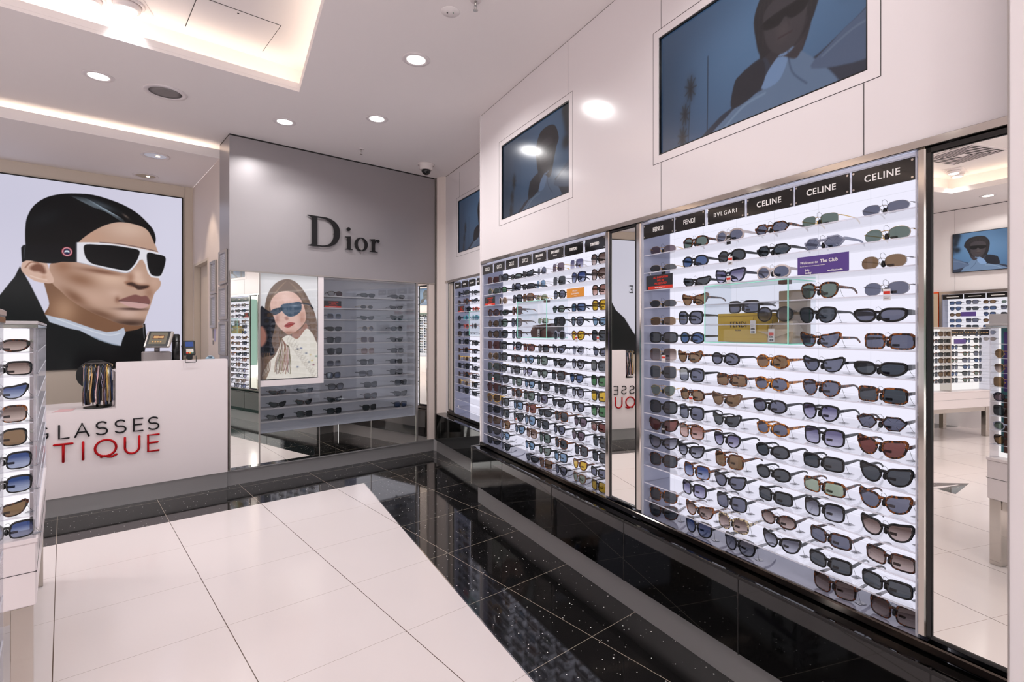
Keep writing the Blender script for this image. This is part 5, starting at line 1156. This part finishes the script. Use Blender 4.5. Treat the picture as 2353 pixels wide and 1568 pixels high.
# ================================================================ DIOR LETTERING
def serif_letters():
    S = []
    def bz(P, n=8): return [tuple((1-t)**3*np.array(P[0])+3*(1-t)**2*t*np.array(P[1])+3*(1-t)*t*t*np.array(P[2])+t**3*np.array(P[3])) for t in [i/n for i in range(n)]]
    # D (cap height 1)
    out = [(0, 1.0), (0, .975)]+bz([(0, .975), (.10, .965), (.14, .94), (.14, .90)])+[(.14, .10)]+bz([(.14, .10), (.14, .06), (.10, .035), (0, .025)])+[(0, 0), (.48, 0)]+bz([(.48, 0), (.86, .0), (1.06, .22), (1.06, .52)])+bz([(1.06, .52), (1.06, .82), (.84, 1.0), (.46, 1.0)])
    inn = [(.31, .955), (.31, .045), (.46, .045)]+bz([(.46, .045), (.74, .06), (.86, .24), (.86, .52)])+bz([(.86, .52), (.86, .80), (.72, .94), (.42, .955)])
    D = [out, inn]
    x = .46
    iB = [(0, .435), (.0, .415)]+bz([(0, .415), (.06, .41), (.075, .40), (.075, .36)])+[(.075, .06)]+bz([(.075, .06), (.075, .03), (.05, .02), (0, .018)])+[(0, 0), (.27, 0), (.27, .018)]+bz([(.27, .018), (.21, .02), (.195, .03), (.195, .06)])+[(.195, x), (.18, x)]
    dot = [(.125+.064*math.cos(a*PI/10), .70+.064*math.sin(a*PI/10)) for a in range(20)]
    o1 = [(.235+.235*math.cos(a*PI/16), .225+.237*math.sin(a*PI/16)) for a in range(32)]; o2 = [(.235+.125*math.cos(a*PI/16+.0), .225+.205*math.sin(a*PI/16)) for a in range(32)]
    r_ = [(0, .44), (0, .42)]+bz([(0, .42), (.06, .415), (.075, .40), (.075, .36)])+[(.075, .06)]+bz([(.075, .06), (.075, .03), (.05, .02), (0, .018)])+[(0, 0), (.29, 0), (.29, .018)]+bz([(.29, .018), (.215, .02), (.195, .03), (.195, .06)])+[(.195, .27)]+bz([(.195, .27), (.20, .34), (.24, .395), (.275, .395)])+[(.30, .36), (.345, .36), (.375, .40), (.36, .44), (.32, .462), (.275, .455)]+bz([(.275, .455), (.235, .445), (.21, .42), (.195, .385)])+[(.195, .465), (.18, .465)]
    return D, [iB, dot], [o1, o2], [r_]
h = .296
t = thing('wall_lettering', 'large black serif lettering standing off the upper silver wall', 'sign', (2.12, 5.28, 2.19))
for (lp, x) in zip(serif_letters(), (1.748, 2.112, 2.212, 2.372)):
    v, f = curve_mesh([[(a*h, c*h) for a, c in L] for L in lp], .012); b = MB(); b.v = [(a+x, c+5.288, d+2.197) for a, c, d in v]
    for q in f: b._f(*q)
    b.cur = 0; part('letter', b, 'lettering', t)
for x, z in ((1.80, 2.45), (1.80, 2.25), (2.0, 2.34), (2.15, 2.25), (2.28, 2.22), (2.41, 2.25)): b = MB(); b.cyl((x, 5.288, z), .004, .024, 8, 'y'); part('standoff', b, 'steel', t)
# ================================================================ CEILING FITTINGS
def downlight(x, y, label, z=H0, power=11, r=.058, lamp=True):
    t = thing('downlight', label, 'ceiling light', (x, y, z), WORLD, 'recessed ceiling lights')
    b = MB(); b.lathe((x, y, z), [(r, .004), (r, -.003), (r+.012, -.006), (r+.030, -.003), (r+.032, 0)][::-1], 36); part('rim', b, 'white', t)
    b = MB(); b.cyl((x, y, z-.0035), r-.001, .002, 32); part('diffuser', b, 'lampdisc', t)
    if power: area('downlight_light', (x, y, z-.012), (0, 0, 0), .11, power, LAMP, spread=math.radians(150))
DLS = [((1.685, 3.062), 'round ceiling light nearest the wall screens, upper middle of view'), ((.179, 4.718), 'round ceiling light left of the round grey ceiling speaker'), ((1.373, 4.711), 'round ceiling light above the left end of silver wall'), ((1.917, 4.135), 'round ceiling light nearest the dome camera'),
       ((1.30, 1.02), 'round ceiling light reflected in the white wall panels near the pier'), ((-1.25, 4.72), 'round ceiling light over the left side, outside direct view'), ((-4.23, 3.98), 'round ceiling light seen in the tall mirror'), ((.80, -1.0), 'round ceiling light behind the camera near the wall'), ((-2.6, 4.75), 'round ceiling light over the far left tables'), ((-4.75, 1.5), 'round ceiling light near the opposite wall'), ((-2.2, -2.2), 'round ceiling light at the shop entrance')]
for (x, y), lb in DLS: downlight(x, y, lb, power=6 if 'pier' in lb else 11)
def twin(x0, y0, x1, y1, label, z=H1, power=30, aim=None):
    cx, cy_ = (x0+x1)/2, (y0+y1)/2; a = math.atan2(y1-y0, x1-x0); fr_ = rotz(a, cx, cy_)
    t = thing('twin_spotlight', label, 'ceiling light', (0, 0, z), fr_, 'twin spotlights in the raised ceiling')
    b = MB(); b.bbox(-.20, .20, -.105, .105, z-.006, z+.0, .002); part('plate', b, 'white', t)
    for sgn in (-1, 1):
        b = MB(); b.lathe((sgn*.098, 0, z), [(.085, 0), (.088, -.014), (.074, -.020), (.070, -.006)], 32); part('rim', b, 'white', t)
        b = MB(); b.lathe((sgn*.098, 0, z), [(.068, -.008), (.066, -.045), (.052, -.050)], 32); part('lamp_head', b, 'white', t)
        b = MB(); b.cyl((sgn*.098, 0, z-.0525), .050, .003, 28); part('diffuser', b, 'lampdisc', t)
        w_ = fr_ @ Vector((sgn*.098, 0, z-.07)); spot('twin_spot_light', w_, aim[0 if sgn < 0 else 1] if aim else (w_.x, w_.y, 0), power, 95, .7)
twin(.105, 4.155-.06, .285, 4.079-.06, 'twin spotlight at the top left of view', aim=[(-.4, 4.6, 0), (.3, 3.2, 0)], power=20)
twin(-1.87, 2.83, -1.70, 2.76, 'twin spotlight reflected in the white wall panels', power=20)
twin(-3.62, 3.95, -3.44, 3.87, 'twin spotlight seen in the tall mirror below the air vent', power=20)
twin(-.6, .6, -.42, .52, 'twin spotlight above the camera position', power=30)
twin(-2.6, -.6, -2.42, -.68, 'twin spotlight over the left tables', power=20)
def gimbal(x, y, label, aim, z=H2, power=40):
    t = thing('recessed_spotlight', label, 'ceiling light', (x, y, z), WORLD, 'reflector spotlights behind the counter')
    b = MB(); b.lathe((x, y, z), [(.115, 0), (.112, -.005), (.088, -.006), (.084, .003)], 36); part('rim', b, 'white', t)
    b = MB(); b.lathe((x, y, z-.003), [(.084, 0), (.070, .012), (.03, .016), (.002, .017)], 32); part('reflector', b, 'silver', t)
    b = MB(); b.lathe((x+.02, y, z-.004), [(.002, -.004), (.016, -.002), (.018, .006), (.012, .012)], 16); part('bulb', b, 'lampbulb', t)
    spot('recessed_spot_light', (x, y, z-.03), aim, power, 52, .5, (1, .80, .62))
M['lampbulb'] = emis('halogen_bulb', (255, 226, 190), 5)
gimbal(.631, 6.005, 'reflector spotlight in the low ceiling nearer the cove', (1.12, 6.05, 1.7), power=20)
gimbal(.638, 6.86, 'reflector spotlight in the low ceiling nearer the portrait', (.9, 6.3, 0), power=34)
def round_thing(name, cat, x, y, z, prof, mat, label, extra=None):
    t = thing(name, label, cat, (x, y, z)); b = MB(); b.lathe((x, y, z), prof, 36); part('rim', b, 'white', t)
    if extra: b = MB(); b.lathe((x, y, z), extra, 32); part('grille', b, mat, t)
round_thing('ceiling_speaker', 'speaker', .555, 4.709, H0, [(.135, 0), (.133, -.006), (.103, -.008), (.102, -.002)], 'grille', 'round grey speaker grille in the ceiling', [(.103, -.003), (.06, -.0045), (.002, -.005)])
round_thing('ceiling_speaker', 'speaker', -2.70, 3.30, H1, [(.135, 0), (.133, -.006), (.103, -.008), (.102, -.002)], 'grille', 'grey ceiling speaker seen at the top of the tall mirror', [(.103, -.003), (.06, -.0045), (.002, -.005)])
t = thing('smoke_detector', 'pale round detector cover in the ceiling near the top edge', 'detector', (1.571, 2.476, H0))
b = MB(); b.lathe((1.571, 2.476, H0), [(.052, 0), (.050, -.003), (.002, -.004)], 32); part('cover', b, 'ceil', t)
b = MB(); b.cyl((1.56, 2.49, H0-.006), .004, .003, 10); part('sensor', b, 'dark', t); b = MB(); b.cyl((1.585, 2.47, H0-.006), .003, .003, 10); part('indicator', b, 'greencord', t)
def sprinkler(x, y, label, s=1):
    t = thing('sprinkler', label, 'sprinkler', (x, y, H0))
    b = MB(); b.lathe((x, y, H0), [(.032, 0), (.030, -.004), (.008, -.006)], 24); part('escutcheon', b, 'white', t)
    b = MB(); b.cyl((x, y, H0-.030), .006, .026, 12); b.tube([(x-.006, y, H0-.028), (x-.010, y, H0-.040), (x-.003, y, H0-.052)], .0016, 6); b.tube([(x+.006, y, H0-.028), (x+.010, y, H0-.040), (x+.003, y, H0-.052)], .0016, 6); b.cyl((x, y, H0-.056), .013, .003, 16); part('head', b, 'silver', t)
sprinkler(1.614, 2.30, 'small sprinkler head at the top edge of view'); sprinkler(2.122, 4.92, 'small sprinkler head above the silver wall')
t = thing('dome_camera', 'white dome camera with black lens on the ceiling near the far corner', 'camera', (2.83, 4.93, H0))
b = MB(); b.lathe((2.83, 4.93, H0), [(.088, 0), (.086, -.010), (.070, -.014), (.068, -.050), (.058, -.060), (.048, -.060)], 36); part('housing', b, 'whitegloss', t)
b = MB(); b.lathe((2.83, 4.93, H0), [(.048, -.058), (.046, -.078), (.034, -.098), (.016, -.108), (.001, -.110)], 28); part('dome', b, 'blackgloss', t)
t = thing('access_hatch', 'rectangular access hatch in the raised ceiling', 'hatch', (.82, 3.87, H1))
b = MB(); b.box(.590, 1.043, 3.665, 4.083, H1-.003, H1); part('panel', b, 'ceil', t)
b = MB()
for q in ((.586, .590, 3.661, 4.087), (1.043, 1.047, 3.661, 4.087), (.586, 1.047, 3.661, 3.665)): b.box(q[0], q[1], q[2], q[3], H1-.0015, H1+.001)
part('gap', b, 'dark', t)
b = MB(); b.cyl((.807, 3.695, H1-.0045), .006, .002, 12); part('lock', b, 'dark', t)
t = thing('air_vent', 'square louvred air vent seen in the tall mirror', 'vent', (-2.95, 3.45, H1), WORLD)
b = MB(); b.bbox(-3.25, -2.65, 3.15, 3.75, H1-.008, H1, .003); part('frame', b, 'white', t)
for k in range(6):
    r_ = .26-k*.038; b = MB(); cx, cy_ = -2.95, 3.45
    for q in ((cx-r_, cx+r_, cy_-r_, cy_-r_+.016), (cx-r_, cx+r_, cy_+r_-.016, cy_+r_), (cx-r_, cx-r_+.016, cy_-r_, cy_+r_), (cx+r_-.016, cx+r_, cy_-r_, cy_+r_)): b.box(q[0], q[1], q[2], q[3], H1-.0095, H1-.008)
    part('louvre_gap', b, 'dark', t)
# ================================================================ FREESTANDING DISPLAY TABLES
def table(name, x0, x1, y0, y1, label, faces=('-y',), card_=None, top=1.405, zb=.386, zt=.630):
    t = thing('display_table', label, 'display table', ((x0+x1)/2, (y0+y1)/2, 0), WORLD, 'freestanding display tables')
    b = MB(); b.bbox(x0+.004, x1-.004, y0+.004, y1-.004, zb, zt-.018, .004); b.bbox(x0, x1, y0, y1, zt-.018, zt, .003); part('cabinet', b, 'white', t)
    b = MB(); zc = (zb+zt)/2; b.box(x0+.003, x1-.003, y0+.0030, y0+.006, zc-.001, zc+.001); b.box(x1-.006, x1-.003, y0, y1, zc-.001, zc+.001); part('drawer_gap', b, 'dark', t)
    b = MB(); b.box(x0+.02, x1-.02, y0+.02, y1-.02, zb-.055, zb-.001); part('rail', b, 'steel', t)
    for xx in (x0+.012, x1-.072):
        for yy in (y0+.012, y1-.072): b = MB(); b.bbox(xx, xx+.06, yy, yy+.06, 0, zb-.001, .002); part('leg', b, 'steel', t)
    d = .135; cx0, cx1, cy0, cy1 = x0+(d if '-x' in faces else .02), x1-(.075 if '+x' in faces else .02), y0+(d if '-y' in faces else .02), y1-.02
    b = MB(); b.bbox(cx0, cx1, cy0, cy1, zt, top-.02, .004); part('light_box', b, 'lightpanelw', t)
    b = MB(); b.bbox(x0, x1, y0, y1, top-.018, top-.004, .002); b.cur = 1; b.bbox(x0-.001, x1+.001, y0-.001, y1+.001, top-.0045, top+.008, .002); part('top', b, ['steel', 'glasscap'], t)
    zs_ = [zt+.0875*k for k in range(9)]
    zs_ = [1.301-.0842*k for k in range(8)]
    if '-y' in faces:
        for z in zs_: b = MB(); b.box(x0+.01, x1-.012, y0+.004, cy0, z-.003, z-.0002); b.cur = 1; b.box(x0+.01, x1-.012, y0+.002, y0+.004, z-.0032, z); part('shelf', b, ['shelf', 'shelfedge'], t)
        for xx in (x0+.004, x1-.012): b = MB(); b.box(xx, xx+.006, y0+.001, cy0, zt, top-.018); part('end_panel', b, 'endpanel', t)
        b = MB(); b.box(x0+.02, x1-.026, cy0-.006, cy0+.004, zt, top-.02); part('light_panel', b, 'lightpanelw', t)
        b = MB(); b.box(x1-.026, x1-.013, cy0-.006, cy0+.004, zt, top-.02); part('end_strip', b, 'white', t)
        b = MB(); [b.cyl((x1-.020, cy0-.010, z), .006, .004, 12, 'y') for z in (1.34, 1.0, .66)]; part('screw', b, 'steel', t)
    if '+x' in faces:
        for z in zs_: b = MB(); b.box(cx1, x1-.004, cy0, y1-.02, z-.003, z-.0002); b.cur = 1; b.box(x1-.004, x1-.002, cy0, y1-.02, z-.0032, z); part('shelf', b, ['shelf', 'shelfedge'], t)
        for yy in (cy0, y1-.026): b = MB(); b.box(cx1, x1-.002, yy, yy+.006, zt, top-.018); part('end_panel', b, 'endpanel', t)
    return t, zs_, (cx0, cx1, cy0, cy1)
M['glasscap'] = pbr('frosted_cap', (190, 186, 188), .15)
M['endpanel'] = clear('frosted_end_panel', (.92, .92, .94), .04, body=.22)
tB, zsB, _ = table('B', -.66, -.068, 2.64, 3.98, 'white lit display table left of the counter lettering, steel legs', ('-y', '+x'))
BQ = ['wrap-D-w', 'rect-K-w', 'cat-K-x', 'square-T-w', 'square-K-b', 'square-K-x', 'square-K-x', 'cat-D-b', 'square-K-x']
for k, z in enumerate(zsB+[.6305]):
    glasses(BQ[k], -.170+(.012 if k in (1, 5, 6) else 0)+(.02 if k == 8 else 0), 2.665, z+.0006, WORLD, f'{ORD[k]} shelf of lit table left of counter', 'sunglasses on the left display table', random.uniform(-.08, .08), 't')
Rx = rotz(PI/2)
for k, z in enumerate(zsB):
    if k in (2,): continue
    # faces +x : local x of the rotated frame runs along world y
    glasses(['rect-K-k', 'oval-K-k', 'wround-G-k'][k % 3], 2.98, -(-.068)-.0+.012, z+.0006, Rx, f'{ORD[k]} side shelf of left lit table', 'sunglasses on the left display table', .05, '', False)
c_ = MB(); c_.box(-.132, -.126, 2.80, 3.30, 1.14, 1.20); single('club_card', c_, 'purple', 'purple card on the side shelf of the left lit table', 'card')
# near table beside the camera, mostly seen in the tall mirror
tA, zsA, cA_ = table('A', -.68, -.082, -.15, 1.44, 'display table at the left frame edge, seen in full in the tall mirror', ('+x',), top=1.41)
b = MB(); b.bbox(-.156, -.150, -.10, 1.40, .66, 1.40, .001); part('graphic_panel', b, 'teal', tA)
b = MB(); b.box(-.150, -.148, .70, 1.385, 1.02, 1.37); part('purple_graphic', b, 'purple', tA)
b = MB(); b.box(-.150, -.148, .70, 1.385, .66, .98); part('photo_graphic', b, 'brown', tA)
b = MB(); b.box(-.148, -.1465, .95, 1.30, 1.17, 1.35); part('white_graphic', b, 'cardw', tA)
b = MB(); b.box(-.10, -.096, .90, 1.43, 1.405, 1.475); b.box(-.12, -.116, -.10, .85, 1.405, 1.47); part('header_strip', b, 'glasscap', tA)
AQ = ['oval-K-k', 'wround-G-b', 'aviator-G-w', 'wbig-G-b', 'oval-N-m', 'square-K-k', 'oval-C-n', 'panto-K-b']
for k, z in enumerate(zsA):
    for j, yy in enumerate((1.345, 1.165)):
        if k == 0 and j == 0: continue
        glasses(AQ[(k+3*j) % 8], yy, .098, z+.0006, Rx, f'{ORD[k]} shelf of left-edge table, {["first", "second"][j]} from corner', 'sunglasses on the table at the left edge', 0, '', False)
# far table, seen in the tall mirror
tF, zsF, _ = table('F', -4.32, -3.235, 4.0, 4.62, 'far white display table on steel legs, seen in the tall mirror', ('-y',), top=1.41, zt=.605)
b = MB(); b.box(-3.59, -3.575, 3.998, 4.135, .605, 1.39); part('divider', b, 'steel', tF)
for i in range(3):
    b = MB(); x1 = -3.60-i*.235; b.bbox(x1-.225, x1, 4.004, 4.008, 1.317, 1.383, .001); part('header_sign', b, 'sign', tF)
    b = MB(); [b.box(x1-.20+j*.03, x1-.19+j*.03, 4.002, 4.004, 1.34, 1.355) for j in range(7)]; part('header_lettering', b, 'tan', tF)
b = MB(); b.box(-3.87, -3.66, 4.012, 4.016, 1.205, 1.265); part('purple_card', b, 'purple', tF)
def stuff_glasses(name, items, frame, label):
    mb = MB(); mats = []; 
    def mi(m_):
        if m_ not in mats: mats.append(m_)
        return mats.index(m_)
    for spec, x, y, z in items:
        sh, fc, lc = spec.split('-'); R = glasses_meshes(sh)
        for me, off, mm in [(R['frame'], (0, 0, 0), FR[fc][1])]+[(a, b_, LENS[lc][1]) for a, b_ in zip(R['lens'], R['lpos'])]+[(a, (0, 0, 0), FR[fc][1]) for a in R['temple']]:
            b0 = len(mb.v); mb.cur = mi(mm); mb.v += [(v.co.x+off[0]+x, v.co.y+off[1]+y, v.co.z+off[2]+z) for v in me.vertices]
            for p_ in me.polygons: mb._f(*[b0+i for i in p_.vertices])
    return single(name, mb, mats, label, 'sunglasses', frame, None, 'stuff')
it = []
for k, z in enumerate(zsF):
    for j, x in enumerate((-3.70, -3.93, -4.14)):
        if k == 1 and j == 0: continue
        it.append((['panto-T-n', 'square-K-g', 'panto-N-u', 'square-K-k'][(k+j) % 4], x, 4.03, z+.0006))
    it.append((['square-K-k', 'rect-T-k'][k % 2], -3.34, 4.03, z+.0006)); it.append((['square-D-b', 'rect-K-k'][k % 2], -3.50, 4.03, z+.0006))
stuff_glasses('sunglasses', it, WORLD, 'rows of sunglasses on the far display table, seen small in the mirror')
# opposite display wall, seen in the mirrors
OP = RW @ Matrix.Rotation(PI, 4, 'Z')      # x = s, y = -p : faces the room from the opposite side
def obay(s0, s1, label):
    t = thing('display_bay', label, 'display unit', ((s0+s1)/2, 5.50, .50), OP, 'backlit display bays')
    b = MB(); b.box(s0, s1, 5.50+.17, 5.50+.19, .50, 1.90); part('light_panel', b, 'lightpanel', t)
    b = MB(); b.box(s0, s0+.008, 5.51, 5.67, .5, 1.9); b.box(s1-.008, s1, 5.51, 5.67, .5, 1.9); part('side_panel', b, 'sidegrey', t)
    b = MB(); b.box(s0, s1, 5.49, 5.52, 1.90, 1.94); b.box(s0-.03, s0, 5.49, 5.69, .5, 1.94); b.box(s1, s1+.03, 5.49, 5.69, .5, 1.94); part('surround', b, 'steel', t)
    for k in range(15):
        z = Z0S-DZ*k; b = MB(); b.box(s0+.008, s1-.008, 5.516, 5.67, z-.004, z); part('shelf', b, 'shelf', t)
    n = int((s1-s0)/.24)
    for i in range(n):
        a = s0+(s1-s0)*i/n+.006; b_ = a+(s1-s0)/n-.012; b = MB(); b.bbox(a, b_, 5.508, 5.513, 1.826, 1.894, .001); part('header_sign', b, 'sign', t)
        b = MB(); b.box(a+.05, b_-.05, 5.506, 5.508, 1.855, 1.864); part('header_lettering', b, 'ltwhite', t)
obay(2.45, 3.76, 'backlit display wall seen in the tall mirror above the far table')
obay(-3.75, -2.45, 'backlit display on the opposite wall, seen only in reflections')
stuff_glasses('sunglasses', [(['rect-K-k', 'panto-K-u', 'square-K-g', 'oval-D-b', 'wrect-S-n'][(i*2+k) % 5], -3.62+i*.21, 5.56, Z0S-DZ*k+.0006) for k in range(14) for i in range(6)], OP, 'rows of sunglasses on the opposite wall, visible only as tiny reflections')
it = []
for k in range(7):
    for i in range(6):
        if (k, i) == (2, 4): continue
        it.append((['rect-K-k', 'panto-K-u', 'wrect-S-n', 'oval-D-b', 'square-K-g', 'rect-K-u'][(i+k*2) % 6], 2.62+i*.20, 5.56, Z0S-DZ*k+.0006))
stuff_glasses('sunglasses', it, OP, 'rows of sunglasses on the opposite display wall, seen small in the mirror')
b = MB(); b.box(3.36, 3.54, 5.53, 5.532, 1.577, 1.64); single('club_card', b, 'purple', 'small purple card on the opposite display wall, in the mirror', 'card', OP)
b = MB(); b.box(3.80, 3.90, 5.49, 5.70, .5, 1.94); b.cur = 1; b.box(3.805, 3.875, 5.488, 5.492, .52, 1.92)
single('lit_showcase', b, ['frameorange', 'beige'], 'narrow showcase with orange edge beside the opposite display wall', 'showcase', OP)
for o in list(COL.objects):
    if o.type == 'MESH' and o.data.materials and len(o.data.vertices) == 0: bpy.data.objects.remove(o)
